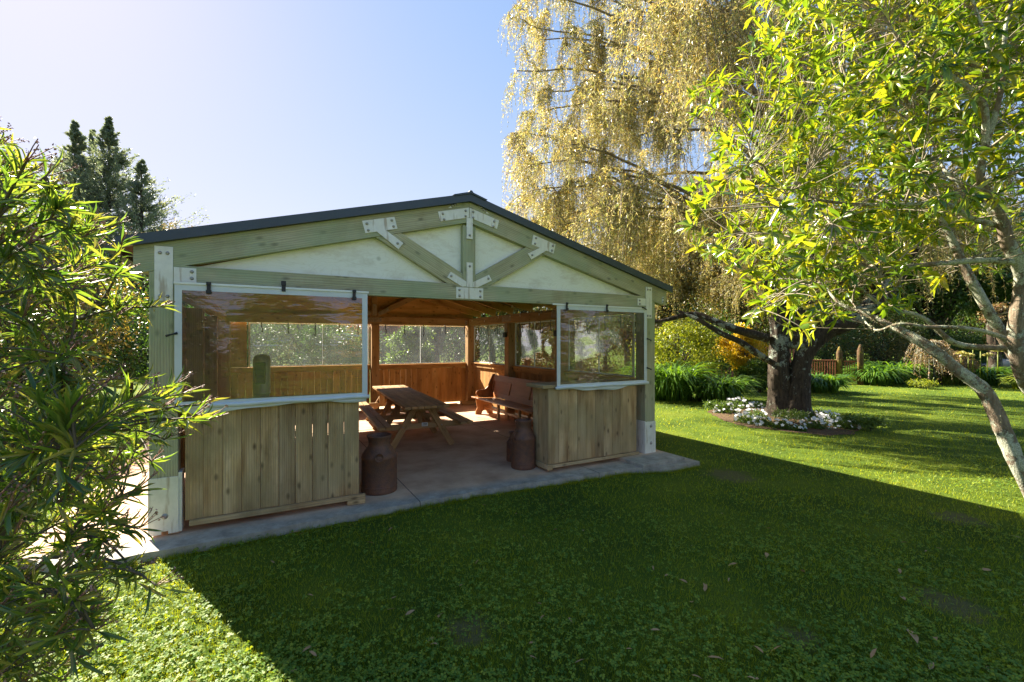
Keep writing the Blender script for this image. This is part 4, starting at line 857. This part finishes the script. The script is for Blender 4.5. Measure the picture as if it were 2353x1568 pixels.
# ------------------------------------------------------------------ oleander-like shrub, left foreground
def make_oleander():
    g = np.random.default_rng(9); A = lambda x, y, d: atD(x-22*(x > 150), y, d); b = A(-160, 1730, 2.0); b[2] = -.07
    t = thing('oleander_bush', 'big backlit bush of narrow pointed leaves and dry pinkish seed twigs in the left foreground', 'bush', tuple(b))
    poly = [(-500, 100), (-40, 280), (20, 330), (70, 380), (150, 440), (230, 500), (260, 560), (300, 610), (330, 660), (345, 720), (300, 760), (220, 800), (200, 850), (260, 870), (330, 880), (370, 920), (360, 985), (330, 1050), (300, 1090), (270, 1140), (300, 1200), (290, 1290), (310, 1350), (260, 1400), (200, 1440), (210, 1520), (180, 1600), (-500, 1600)]
    spray = np.array([A(*q) for q in [(385, 705, 2.2), (440, 905, 2.2), (480, 930, 2.15), (500, 965, 2.2), (430, 880, 2.4), (395, 935, 2.2), (400, 1010, 2.1), (370, 1060, 2.2), (330, 1130, 1.9), (340, 1215, 1.8), (325, 1310, 1.7), (380, 1345, 1.6), (460, 960, 2.0), (300, 560, 2.5), (280, 520, 2.4), (350, 870, 2.2), (240, 1450, 1.5)]])
    n = 6000; x = g.uniform(-420, 520, n); y = g.uniform(140, 1600, n); D = 1.35+1.55*g.uniform(0, 1, n)**.8; ok = inpoly(x, y, poly)
    thin = (x > 280) & (g.uniform(0, 1, n) < .35) | (y > 1180) & (x > 60) & (g.uniform(0, 1, n) < .5) | (y < 850) & (y > 690) & (x > 80) & (g.uniform(0, 1, n) < .45)
    ok &= ~thin; x, y, D = x[ok][:980], y[ok][:980], D[ok][:980]; T_ = np.array([A(*q) for q in zip(x, y, D)]); T_ = np.concatenate([spray, T_[T_[:, 2] > .0]])
    base = b+g.normal(0, .12, (9, 3))*np.array((1, 1, 0)); mains = np.array([A(60, 620, 2.2), A(-60, 500, 2.0), A(180, 760, 2.3), A(250, 700, 2.6), A(120, 900, 1.9), A(220, 1010, 2.1), A(60, 1120, 1.7), A(150, 1250, 1.8), A(-100, 700, 1.6)])
    P0 = bez(base, base*.4+mains*.6+np.array((-.12, 0, .1)), mains, 14); v0, f0 = tubes(P0, np.linspace(.022, .007, 14)[None], 7); sk = P0[:, 2:].reshape(-1, 3)
    mid = T_[:110]; a = attach(sk, mid, g, .9); P1 = bez(a, a*.55+mid*.45+g.normal(0, .03, a.shape)+np.array((0, 0, .07)), mid, 9); v1, f1 = tubes(P1, np.linspace(.008, .0035, 9)[None], 5)
    sk = np.concatenate([sk, P1[:, 2:].reshape(-1, 3)]); T2 = T_[110:]; a = attach(sk, T2, g, .6); P2 = bez(a, a*.5+T2*.5+np.array((0, 0, .03)), T2, 7); v2, f2 = tubes(P2, np.linspace(.0042, .0022, 7)[None], 4)
    v, f = join((v0, f0), (v1, f1), (v2, f2)); raw('stems', v, f, M['stem'], t)
    # leaves in whorls along the last stretch of every shoot
    pos = []; tw = []
    for P, m_ in ((P1, 9), (P2, 8)):
        e = P[:, -1]; d = unit(P[:, -1]-P[:, -3]); d = unit(d+np.array((.33, -.18, .25)))
        L = np.minimum(np.linalg.norm(P[:, -1]-P[:, 0], axis=1), .3)
        for j in range(m_): pos.append(e-d*(L*j/m_)[:, None]*.9); tw.append(d)
    pos = np.concatenate(pos); tw = np.concatenate(tw); n = len(pos)*3; k = np.repeat(np.arange(len(pos)), 3); d0 = tw[k]; r0 = rdir(g, n); pr = unit(r0-(r0*d0).sum(-1, keepdims=True)*d0)
    a_ = g.uniform(.35, .95, n)[:, None]; d = unit(d0*np.cos(a_)+pr*np.sin(a_)); kk = g.uniform(0, 1, n) < .78
    nr = unit(d0+rdir(g, n)*.3)
    v, f = scatter(T_LAN, pos[k][kk], d[kk], nr[kk], g.uniform(.06, .13, n)[kk], g.uniform(.0095, .0155, n)[kk], g.uniform(-.03, .1, n)[kk]); raw('foliage', v, f, M['oleander'], t); print('oleander leaves', kk.sum())
    tips = np.concatenate([P1[:, -1], P2[:, -1]]); dd = unit(np.concatenate([P1[:, -1]-P1[:, -3], P2[:, -1]-P2[:, -3]])+np.array((.25, 0, .3)))
    pk = g.uniform(0, 1, len(tips)) < .72; tips, dd = tips[pk], dd[pk]; k = np.repeat(np.arange(len(tips)), 4); n = len(k); l = g.uniform(.04, .11, n)[:, None]; d = unit(dd[k]+rdir(g, n)*.38)
    st = tips[k]; en = st+d*l; P = bez(st, (st+en)/2+rdir(g, n)*.006, en, 4); v, f = tubes(P, np.linspace(.0022, .0014, 4)[None], 3); raw('seed_twigs', v, f, M['redtwig'], t)
    q = np.repeat(np.arange(n), 4); bp = P[q, -1]-d[q]*g.uniform(0, .02, len(q))[:, None]+g.normal(0, .004, (len(q), 3)); v, f = scatter(T_DIA, bp, rdir(g, len(q)), rdir(g, len(q)), .011, .008); raw('buds', v, f, M['bud'], t)
make_oleander()
# ------------------------------------------------------------------ far trees
for i, (x, y, d, h, r, n, lb) in enumerate([(172, 287, 36, 18.9, 6.2, 16000, 'tall dark conifer, left one of the two pointed tops'), (250, 280, 36, 19.2, 6.8, 17000, 'tallest dark conifer, right one of the two pointed tops'), (213, 303, 39, 19.6, 4.5, 7000, 'thinner conifer top showing between the two tall pointed ones'), (325, 378, 34, 15.0, 5.5, 8000, 'loose open crowned conifer right of the pointed pair')]):
    p = atD(x, y, d); conifer(lb, p[:2], h+.3, r, n*3, 20+i, .19, sparse=.25 if i > 1 else 0.)
def at(x, d): p = atD(x, 786, d); return p[:2]
BT = 'broadleaf_tree'; G1 = 'trees and shrubs behind the garden'
broadleaf(BT, 'pale brownish feathery tree top just above the left roof edge', 'tree', at(352, 26), 9.3, 2.6, 5.5, 14000, .16, 'pinkolive', seed=31, tr=.15)
broadleaf(BT, 'thin grey twiggy tree top at the low end of the left roof edge', 'tree', at(415, 24), 9.0, 1.0, 6.5, 900, .14, 'pinkolive', seed=32, tr=.08)
broadleaf(BT, 'bare twiggy top poking above the middle of the left roof slope', 'tree', at(697, 24), 9.1, .8, 7.0, 500, .10, 'pinkolive', seed=33, tr=.06)
for x, d, h, r, m, lb in [(150, 11, 4.6, 2.2, 'dgreen', 'dark evergreen shrub behind the oleander, against the left post'), (290, 13, 4.6, 1.9, 'dgreen', 'tall dark evergreen shrub beside the shelter just left of the left post'), (40, 9, 4.2, 2.0, 'olive', 'olive brown shrub behind the upper left of the oleander'), (-150, 10, 5, 2.6, 'mgreen', 'green tree behind the oleander at the left picture edge')]:
    broadleaf('shrub', lb, 'shrub', at(x, d), h, r, h*.5, 9000, .085, m, seed=int(x+500), group=G1)
for x, d, h, r, zc, m, lb in [
    (560, 22, 5.2, 3.0, 2.4, 'dgreen', 'dark green shrub seen through the left front blind, far left'),
    (700, 23, 5.6, 2.6, 3.2, 'mgreen', 'mid green tree seen through the middle of the left front blind'),
    (780, 20, 3.4, 2.0, 1.5, 'dgreen', 'dark rounded shrub seen through the right part of the left front blind'),
    (905, 24, 5.0, 2.2, 3.2, 'red', 'dark red leaved tree seen through the right rear blind'),
    (945, 17, 2.7, 1.0, 1.2, 'mgreen', 'silvery green shrub low in the right rear opening'),
    (1000, 21, 6.5, 1.5, 3.6, 'dgreen', 'dark ivy covered tree in the middle of the right rear opening'),
    (1050, 27, 7.0, 3.0, 4.6, 'olive', 'olive autumn tree behind the right rear opening'),
    (1130, 24, 7.5, 2.6, 4.2, 'dgreen', 'dark tree seen past the far corner post'),
    (1210, 23, 6.5, 2.5, 3.6, 'olive', 'olive tree seen through the middle lawn side opening'),
    (1330, 26, 8.0, 3.2, 4.2, 'mgreen', 'green tree seen through the right front blind'),
    (1440, 27, 8.5, 3.2, 4.6, 'olive', 'olive tree behind the right front post')]:
    broadleaf('shrub' if h < 4 else BT, lb, 'shrub' if h < 4 else 'tree', at(x, d), h, r, zc, 8000, .13, m, seed=int(x), group=G1, tr=.16)
for x, d, h, r, zc, m, lb in [
    (1560, 17.5, 2.9, 1.9, 1.5, 'ygreen', 'bright yellow green shrub beyond the lawn next to the right post'),
    (1640, 22, 3.4, 2.2, 1.6, 'dgreen', 'almost black evergreen shrub between the two strap leaved clumps'),
    (1705, 17.5, 2.75, .95, 1.55, 'yellow', 'bright golden yellow shrub left of the willow trunk'),
    (1745, 16.5, 1.3, .7, .6, 'mgreen', 'low leafy green shrub at the left foot of the willow trunk'),
    (1900, 27, 3.6, 3.0, 1.7, 'dgreen', 'dark evergreen hedge shrub behind the pointed gate posts'),
    (2030, 27, 3.9, 3.2, 1.8, 'olive', 'brown olive fine leaved shrub behind the strap leaved bank'),
    (2110, 28, 3.3, 2.8, 1.6, 'dgreen', 'dark shrub behind the small weeping tree'),
    (2200, 26, 2.4, 1.8, 1.2, 'mgreen', 'green shrub left of the far stone bank'),
    (2330, 34, 3.2, 2.2, 1.8, 'red', 'red leaved shrub beyond the far lawn at the right edge'),
    (2262, 32, 2.6, 1.5, 1.3, 'mgreen', 'light green shrub in front of the red one at the right edge'),
    (2160, 19.5, 1.65, 1.1, .9, 'pinkbrown', 'low bronze leaved shrub right of the weeping tree')]:
    broadleaf('shrub', lb, 'shrub', at(x, d), h, r, zc, 9000, .10, m, seed=int(x), group=G1, tr=.06)
for x, d, h, r, zc, m, lb in [
    (1530, 30, 12, 4.5, 7.5, 'olive', 'tall olive autumn tree behind the left side of the willow'),
    (1700, 33, 13, 4.5, 8, 'olive', 'tall brownish tree behind the middle of the willow'),
    (1850, 30, 10, 4.5, 6, 'olive', 'tall olive tree behind the willow fork'),
    (2010, 31, 13, 4.5, 8, 'olive', 'tall olive tree behind the centre of the glossy leaved tree'),
    (2150, 28, 9.5, 4.0, 6, 'mgreen', 'tall green tree behind the lichen covered stems'),
    (2300, 30, 12, 4.5, 7, 'mgreen', 'tall green tree behind the right edge stems'),
    (2285, 22, 3.8, .6, 3.2, 'pinkbrown', 'small orange brown tree between the lichen covered stems'),
    (2480, 24, 11, 4.5, 6.5, 'dgreen', 'tall dark tree beyond the right picture edge'),
    (1800, 38, 15, 5.5, 10, 'mgreen', 'highest green tree far behind the willow')]:
    broadleaf(BT, lb, 'tree', at(x, d), h, r, zc, 15000 if h > 4 else 1500, .22 if h > 4 else .12, m, seed=int(x)+1, group='tall trees round the garden', tr=.25)
for i, (x, d, h, r, m) in enumerate([(330, 26, 4.6, 3.4, 'dgreen'), (470, 27, 5.2, 3.8, 'mgreen'), (620, 28, 5.5, 4, 'dgreen'), (760, 27, 5, 4, 'olive'), (880, 29, 5.2, 4, 'dgreen'), (990, 30, 6, 4, 'olive'), (1090, 29, 5, 4, 'dgreen'), (1190, 29, 5.5, 4, 'mgreen'), (1290, 30, 5.5, 4, 'dgreen'), (1390, 31, 6, 4, 'olive'), (1490, 31, 6, 4, 'dgreen'), (1600, 33, 7, 4.6, 'olive'), (1720, 34, 7, 4.6, 'dgreen'), (1830, 35, 7, 4.6, 'olive'), (1940, 36, 7.5, 5, 'dgreen'), (2060, 36, 7, 5, 'mgreen'), (2180, 37, 7, 5, 'dgreen'), (2290, 39, 7.5, 5, 'olive'), (2410, 40, 7.5, 5.5, 'dgreen')]):
    m = 'mgreen' if i >= 11 and m == 'dgreen' else m
    col = dict(dgreen='dark green', mgreen='mid green', olive='olive brown')[m]
    wh = ['past the left post', 'seen left of the steel bin', 'behind the left end of the left rear blind', 'behind the left rear blind', 'behind the right end of the left rear blind', 'behind the right rear blind', 'behind the far corner post', 'behind the far lawn side blind', 'behind the middle lawn side blind', 'behind the right front blind', 'beyond the right front post', 'above the yellow green shrub', 'above the golden shrub', 'directly behind the willow trunk', 'above the pointed posts', 'above the strap leaved bank', 'beyond the weeping tree', 'beyond the boulders', 'at the far right edge'][i]
    broadleaf('hedge_shrub', 'tall dense '+col+' boundary shrub '+wh, 'shrub', at(x, d), h, r, h*.42, 9000, .17, m, seed=300+i, group='dense boundary planting', gap=.45)
for i, (x, d, m) in enumerate([(1480, 44, 'dgreen'), (1620, 43, 'mgreen'), (1760, 45, 'olive'), (1900, 44, 'dgreen'), (2040, 45, 'mgreen'), (2180, 46, 'olive'), (2320, 46, 'mgreen'), (2460, 46, 'dgreen')]):
    wh = ['next to the right post', 'over the golden shrub', 'over the willow fork', 'over the pointed posts', 'over the strap leaved bank', 'over the weeping tree', 'over the boulders', 'past the picture edge'][i]
    broadleaf(BT, 'distant broad tree closing the view '+wh, 'tree', at(x, d), 11, 5.2, 5, 11000, .34, m, seed=400+i, group='distant trees closing the view', gap=.5, tr=.3)
# trees behind the photographer, mirrored in the clear blinds
for x, y, h, r, zc, m, lb in [(-4, -13, 4.6, 3, 2.2, 'olive', 'sunlit olive tree behind the camera, mirrored in the left front blind'), (.8, -14, 4.6, 3, 2.2, 'ygreen', 'sunlit yellow green tree behind the camera, mirrored in the left front blind'), (5.5, -13.5, 4.4, 3, 2.2, 'yellow', 'sunlit golden tree behind the camera, mirrored in the left front blind'), (12, -10, 4.2, 3, 2., 'olive', 'sunlit olive tree behind the camera, mirrored between the blinds'), (17, -7, 5.5, 3.5, 2.6, 'mgreen', 'sunlit green tree mirrored in the right front blind')]:
    broadleaf(BT, lb, 'tree', (x, y), h, r, zc, 9000, .24, m, seed=int(x)+90, group='trees behind the camera', tr=.22)
# ------------------------------------------------------------------ strap leaved clumps, yellow flower heads
for i, (x, d, r, h, n, lb) in enumerate([
    (1535, 14.6, 1.15, 1.25, 900, 'large dark strap leaved clump right beside the shelter post'),
    (1650, 14.0, .95, .85, 700, 'rounded dark strap leaved clump left of the golden shrub'),
    (1885, 16.6, .85, .72, 600, 'strap leaved clump right of the willow trunk in front of the red rail'),
    (2010, 19.5, .95, .85, 650, 'strap leaved clump right of the pointed gate posts'),
    (2060, 20.2, 1.15, 1.05, 750, 'taller strap leaved clump left of the weeping tree'),
    (2170, 20.0, 1.0, .62, 600, 'low yellowish strap leaved clump behind the leaning stem'),
    (2255, 19.5, .9, .85, 600, 'strap leaved clump under the yellow flower heads'),
    (2370, 17.5, .8, .62, 500, 'bright strap leaved clump at the right picture edge')]):
    strap_clump(lb, at(x, d), r, h, n, 60+i, m='agap' if i not in (5, 7) else 'agapy', w=.05)
g = np.random.default_rng(77); fb = at(2245, 18.6); t = thing('flowering_plant', 'plant with flat yellow flower heads on stiff stalks, above a strap leaved clump', 'plant', (fb[0], fb[1], -.07))
for k in range(6):
    px, py = at(2205+k*17+g.uniform(-5, 5), 18.6+g.uniform(-.3, .3)); z = g.uniform(1.2, 1.65); build(MB().tube([(px, py, .3), (px+.03, py, .8), (px+.06, py, z)], .018, 6), 'stalk', M['ygreen'], t)
    s = rdir(g, 160); s[:, 2] = np.abs(s[:, 2])*.5; v, f = scatter(T_DIA, np.array((px+.06, py, z-.05))+s*.17*g.uniform(.4, 1, (160, 1)), s, rdir(g, 160), .06, .05); raw('flower_head', v, f, M['yflower'], t)
# ------------------------------------------------------------------ small weeping tree with stake, footbridge rail
b = onG(2135, 888); t = thing('weeping_tree', 'small weeping tree with bronze pink leaves tied to a black stake', 'tree', tuple(b)); top = b+np.array((0, 0, 1.75)); g = np.random.default_rng(3)
n = 70; a = g.uniform(0, 6.28, n); o = np.stack([np.cos(a), np.sin(a), 0*a], -1); rr = g.uniform(.25, .75, n)[:, None]; st = np.repeat(top[None], n, 0)+g.normal(0, .03, (n, 3))
P = bez(st, st+o*rr+np.array((0, 0, .35)), st+o*rr*1.15-np.stack([0*a, 0*a, g.uniform(.3, 1.35, n)], -1), 9); v1, f1 = tubes(P, np.linspace(.012, .004, 9)[None], 4)
tp = np.array([b-(0, 0, .05), b+(.02, 0, .9), top]); v2, f2 = tubes(tp[None], np.array((.035, .03, .022))[None], 7); v, f = join((v1, f1), (v2, f2)); raw('trunk', v, f, M['bark_m'], t)
k = g.integers(0, n, 2400); i = g.integers(2, 9, 2400); v, f = scatter(T_DIA, P[k, i]+g.normal(0, .03, (2400, 3)), rdir(g, 2400)*.6+np.array((0, 0, -1)), rdir(g, 2400), g.uniform(.05, .09, 2400), .035); raw('foliage', v, f, M['pinkbrown'], t)
q = b+np.array((.10, -.12, 0)); o_ = build(MB().box(q[0]-.022, q[0]+.022, q[1]-.022, q[1]+.022, -.1, 1.2, 2), 'stake', M['black'], None, .004, org=tuple(q)); tag(o_, 'black stake supporting the small weeping tree', 'stake')
broadleaf('ground_cover_plant', 'low light green plant round the foot of the weeping tree', 'plant', onG(2120, 893)[:2], .35, .55, .15, 1200, .06, 'ygreen', seed=8, tr=.01)
def gpost(p, h, lb):
    x, y = p[:2]; mb = MB().lathe([(.0, 0), (.115, 0), (.115, h-.30), (.11, h-.26), (.06, h-.08), (.02, h), (0, h)], (x, y, -.07), 18); o = build(mb, 'gate_post', M['postw'], None, org=(x, y, -.07)); tag(o, lb, 'post', 'pointed gate posts')
pa, pb = at(1929, 19.8), at(1977, 19.3); gpost(pa, 1.62, 'pointed round timber post, left one of the pair by the gate'); gpost(pb, 1.72, 'pointed round timber post with yellow lichen, right one of the pair by the gate')
def rail(name, label, cat, a, b_, h, nb, sag=0):
    t = thing(name, label, cat, (a[0], a[1], -.07)); a = np.array((a[0], a[1], 0.)); b_ = np.array((b_[0], b_[1], 0.)); L = unit(b_-a)
    Z = lambda z: np.array((0, 0, z)); build(MB().beam(a+Z(h), b_+Z(h), .10, .05), 'top_rail', M['redwood'], t, .004); build(MB().beam(a+Z(.12), b_+Z(.12), .05, .10), 'bottom_rail', M['redwood'], t, .004)
    for i in range(nb):
        p = a+(b_-a)*(i+.5)/nb; build(MB().beam(p+Z(.17), p+Z(h-.025), .085, .022, (L[0], L[1], 0)), 'baluster', M['redwood'], t)
rail('bridge_rail', 'long red brown balustrade running left from the gate posts', 'railing', at(1835, 20.4), pa+(0, .0), .94, 16)
rail('garden_gate', 'short red brown slatted gate between the two pointed posts', 'gate', pa+unit(pb-pa)*.16, pb-unit(pb-pa)*.16, .92, 5)
# red brown board fence glimpsed behind the golden shrub
t = thing('board_fence', 'red brown board fence glimpsed behind the golden shrub', 'fence', (*at(1700, 23), -.07)); a, b_ = at(1660, 23), at(1840, 22.5)
mb = MB()
for i in range(24):
    p = a+(b_-a)*i/23; mb.box(p[0]-.07, p[0]+.07, p[1]-.01, p[1]+.01, -.07, 1.5, 2)
build(mb, 'boards', M['redwood'], t)
# stones on the far bank
g = np.random.default_rng(4)
for i in range(9):
    p = onG(2265+i*13+g.uniform(-4, 4), 838+g.uniform(-4, 6), .05)*1.; d = 24+g.uniform(-1, 1); p = atD(2262+i*13, 786, d); r = g.uniform(.25, .5)
    q = rdir(g, 1)[0]; pr = [(0, -r*.5), (r*.7, -r*.4), (r, 0), (r*.75, r*.4), (r*.3, r*.6), (0, r*.62)]; mb = MB().lathe(pr, (p[0], p[1], .45+g.uniform(-.1, .15)), 9); mb.v[0] += g.normal(0, r*.08, mb.v[0].shape)
    o = build(mb, 'boulder', M['stone'], None, org=(p[0], p[1], .2)); o['label'] = 'pale boulder on the bank beyond the lawn at the right edge'; o['category'] = 'rock'; o['group'] = 'boulders on the far bank'
mb = MB(); P = np.array([at(2230, 25), at(2420, 22), at(2430, 25), at(2240, 29)]); mb.solid([(*p, -.1) for p in P]+[(*(P.mean(0)+(p-P.mean(0))*.8), .5) for p in P], [(0, 1, 5, 4), (1, 2, 6, 5), (2, 3, 7, 6), (3, 0, 4, 7), (4, 5, 6, 7)]); build(mb, 'bank', M['soil'], kind='structure')
# ------------------------------------------------------------------ flower bed round the willow
g = np.random.default_rng(6)
ed = [onG(x, y)[:2] for x, y in [(1600, 945), (1640, 968), (1700, 985), (1770, 993), (1850, 1002), (1930, 1010), (2000, 1005), (2010, 985), (1960, 962), (1880, 945), (1800, 932), (1720, 928), (1650, 930)]]
ed = np.array([np.array(e) for e in ed]); ed = ed.mean(0)+(ed-ed.mean(0))*.86; rg = ragged([tuple(e) for e in ed], .12, .03, 2, 99)
vv = [(x, y, -.064) for x, y in rg]+[(x*.8+ed[:, 0].mean()*.2, y*.8+ed[:, 1].mean()*.2, -.048) for x, y in rg]; n = len(rg); mb = MB(); mb.solid(vv, [(i, (i+1) % n, (i+1) % n+n, i+n) for i in range(n)]+[tuple(range(n, 2*n))]); build(mb, 'soil', M['soil'], kind='structure')
T_FL = (np.array([(0, 0, .0)]+[(math.cos(a)*s, math.sin(a)*s, z) for a in [i*2*math.pi/5 for i in range(5)] for s, z in ((.55, .02),)]), None)
def flowers(pos, g, s):
    n = len(pos); v = []; f = []; up = unit(rdir(g, n)*.55+np.array((-.35, -.5, .8))); a = unit(np.cross(up, rdir(g, n))); b = np.cross(up, a); vs = [pos]
    V = [pos+up*.004]
    for j in range(10):
        q = j*math.pi/5; rr = s*(1. if j % 2 == 0 else .62); V.append(pos+(a*math.cos(q)+b*math.sin(q))*rr)
    V = np.stack(V, 1).reshape(-1, 3); F = np.array([(0, 1+j, 1+(j+1) % 10) for j in range(10)]); return V, (np.arange(n)[:, None, None]*11+F[None]).reshape(-1, 3)
wh = ['left end of the bed', 'left front of the bed', 'left back of the bed', 'middle left of the bed', 'left of the trunk foot', 'front of the trunk', 'right of the trunk front', 'right back of the bed', 'right front of the bed', 'right end of the bed', 'far right tip of the bed', 'behind the trunk at left']
for i, (x, y, r, nf) in enumerate([(1670, 950, .30, 26), (1716, 972, .26, 20), (1695, 940, .35, 34), (1735, 960, .25, 20), (1752, 978, .22, 16), (1795, 985, .22, 12), (1835, 990, .14, 8), (1885, 965, .3, 18), (1872, 985, .26, 22), (1915, 978, .3, 30), (1940, 985, .26, 26), (1740, 938, .2, 12)]):
    p = onG(x, y); t = thing('impatiens_plant', 'low plant covered in white flowers at the '+wh[i], 'flowers', tuple(p), 'white flowers round the willow'); n = 420
    s = rdir(g, n)*g.uniform(.3, 1, (n, 1)); s[:, 2] = np.abs(s[:, 2])*.7; v, f = scatter(T_DIA, p+s*r, s+rdir(g, n)*.7, rdir(g, n)+(0, 0, 1.), .06, .03); raw('foliage', v, f, M['mgreen'], t)
    nf = int(nf*1.15); s = rdir(g, nf); s[:, 2] = np.abs(s[:, 2])*.75+.1; v, f = flowers(p+s*r*1.06, g, .042); raw('blossoms', v, f, M['white'], t)
for i, (x, y, lb) in enumerate([(1965, 985, 'weedy green plant at the right end of the flower bed'), (1820, 975, 'low feathery green plant in front of the willow trunk'), (1650, 948, 'small green plant at the left end of the flower bed'), (2000, 990, 'sprawling weedy plant right of the last white flowers')]):
    broadleaf('weed', lb, 'plant', onG(x, y)[:2], .3, .4, .12, 900, .05, 'mgreen', seed=40+i, tr=.008, blobs=12)
# ------------------------------------------------------------------ lawn: blades, clover, litter
def clear(x, y):
    ok = ~((x > -1.8) & (x < 5.74) & (y > 4.78) & (y < 12.6)) & ~((x > 4.5) & (x < 5.74) & (y > 4.44)& (y < 5.5)) 
    for a, b_, r in ((1.15, 2.65, .13), (5.6, 4.0, .25), (2.9, 1.6, .09), (4.2, 1.3, .16), (0, .75, .2), (6.3, 1.9, .16)): ok &= ((x-a)**2+(y-b_)**2 > (r*(1+.35*np.sin(np.arctan2(y-b_, x-a)*3+a)))**2)
    return (ok | ((g.uniform(0, 1, len(x)) < .3) & ~((x > -1.8) & (x < 5.8) & (y > 4.4)))) & (~inpoly(x, y, [tuple(e) for e in ed]) | ((pnoise(x, y, 2.3, 2.) > -.05) & (g.uniform(0, 1, len(x)) < .7)))
g = np.random.default_rng(12)
def field(n, d0, d1, umax, p=1.):
    iv = g.uniform(0, 1, n)**p; D = 1/(1/d1+(1/d0-1/d1)*iv); u = g.uniform(-umax, umax, n); x = (CS+SN*u)*D; y = (SN-CS*u)*D
    return x, y, D
x, y, D = field(300000, 1.05, 27, 1.35, 1.12); ok = clear(x, y); x, y, D = x[ok], y[ok], D[ok]; n = len(x)
h = (.022+.03*g.uniform(0, 1, n)**2)*(1+.35*pnoise(x, y, 2.2)+.35*pnoise(x, y, 9.)*np.clip(2-D*.3, 0, 1))*np.clip(.8+D*.035, .8, 1.3); w = np.maximum(.0028, .0013*D)*g.uniform(.7, 1.4, n); a = g.uniform(0, 6.28, n); ln = g.uniform(.15, .9, n)[:, None]*h[:, None]
root = np.stack([x, y, np.full(n, -.072)], -1); sd_ = np.stack([np.cos(a), np.sin(a), 0*a], -1)*w[:, None]/2; lv = np.stack([-np.sin(a), np.cos(a), 0*a], -1); lv = unit(lv+g.normal(0, .6, (n, 3))*np.array((1, 1, 0)))
V = np.stack([root-sd_, root+sd_, root+lv*ln+np.stack([0*h, 0*h, h], -1)], 1).reshape(-1, 3); raw('grass', V, np.arange(3*n).reshape(-1, 3), M['grass'], kind='stuff')
n = 9000; tt = g.uniform(-.75, 5.6, n); yy = np.interp(tt, [q[0] for q in SL[2:10]], [q[1] for q in SL[2:10]])-.012-np.abs(g.normal(0, .035, n)); kk = pnoise(tt, tt, 5., 1.)+g.normal(0, .3, n) > -.5; tt, yy = tt[kk], yy[kk]; n = len(tt)
h = g.uniform(.03, .085, n)*(.75+.35*pnoise(tt, tt, 9.)); root = np.stack([tt, yy, 0*tt-.075], -1); a = g.uniform(0, 6.28, n); sd_ = np.stack([np.cos(a), np.sin(a), 0*a], -1)*.002; lv = np.stack([-np.sin(a), np.cos(a)-.3, 0*a], -1)
V = np.stack([root-sd_, root+sd_, root+lv*(h*.5)[:, None]+np.stack([0*h, 0*h, h], -1)], 1).reshape(-1, 3); raw('edge_grass', V, np.arange(3*n).reshape(-1, 3), M['grass'], kind='stuff')
x, y, D = field(120000, 1.0, 8.5, 1.35, 1.); dens = pnoise(x, y, 1.5, 1.)*.7+pnoise(x, y, 4.2, 2.)*.4+.68-.09*np.maximum(D-1.5, 0)+.12*(x < .5); ok = clear(x, y) & (g.uniform(0, 1, len(x)) < dens); x, y, D = x[ok], y[ok], D[ok]; n = len(x)
c = np.stack([x, y, -.07+g.uniform(.015, .05, n)], -1); up = unit(g.normal(0, .38, (n, 3))+np.array((0, 0, 1))); a = unit(np.cross(up, rdir(g, n))); b_ = np.cross(up, a); r = g.uniform(.008, .018, n)[:, None]; V = []
for j in range(3):
    q = j*2.094; d = a*math.cos(q)+b_*math.sin(q); e = -a*math.sin(q)+b_*math.cos(q); V += [c, c+d*r*.7-e*r*.52+up*r*.15, c+d*r*1.15-e*r*.25, c+d*r*1.15+e*r*.25, c+d*r*.7+e*r*.52+up*r*.15]
V = np.stack(V, 1).reshape(-1, 3); F = np.array([(0, 1, 2, 3, 4), (5, 6, 7, 8, 9), (10, 11, 12, 13, 14)]); raw('clover', V, (np.arange(n)[:, None, None]*15+F[None]).reshape(-1, 5), M['clover'], kind='stuff'); print('clover', n)
# fallen leaves
def fallen(name, label, p, L, seed, group=None):
    g2 = np.random.default_rng(seed); a = g2.uniform(0, 6.28); v, f = scatter(T_LAN, np.zeros((1, 3)), np.array([[math.cos(a), math.sin(a), .08]]), np.array([[g2.normal(0, .25), g2.normal(0, .25), 1]]), L, L*g2.uniform(.3, .42), np.array([g2.uniform(-.25, .3)]))
    o = raw(name, v, f, M['litter'], local=True); o.location = p; ORG[o.name] = tuple(p); return tag(o, label, 'leaf', group)
pr = [fallen('fallen_leaf', 'small dry leaf lying on the shaded lawn', tuple(onG(1500+i*40, 1300+i*20, -.045)), .055+.012*i, i, 'small dry leaves scattered over the lawn') for i in range(4)]
x, y, D = field(330, 1.1, 6, 1.15, 1.); ok = clear(x, y) & (x > -.3); x, y = x[ok][:190], y[ok][:190]
for i in range(len(x)):
    o = pr[i % 4].copy(); COL.objects.link(o); o.location = (x[i], y[i], -.072+g.uniform(.028, .045)); o.rotation_euler = (g.normal(0, .3), g.normal(0, .3), g.uniform(0, 6.28)); s = g.uniform(.5, 1.1); o.scale = (s, s, s)
for x_, y_, L, lb in [(2085, 1445, .16, 'long curled brown leaf lying at the lower right of the lawn'), (1762, 1270, .09, 'orange brown leaf lying on the lawn in the patch below the right milk can'), (1625, 1510, .09, 'dark brown leaf at the bottom edge of the lawn'), (1008, 1420, .085, 'orange leaf near the bare soil patch, lower centre'), (1755, 1502, .08, 'yellow leaf low on the lawn, right of the dark brown one'), (2080, 1380, .09, 'brown leaf above the long curled leaf')]:
    fallen('fallen_leaf', lb, tuple(onG(x_, y_, -.03)), L, int(x_))
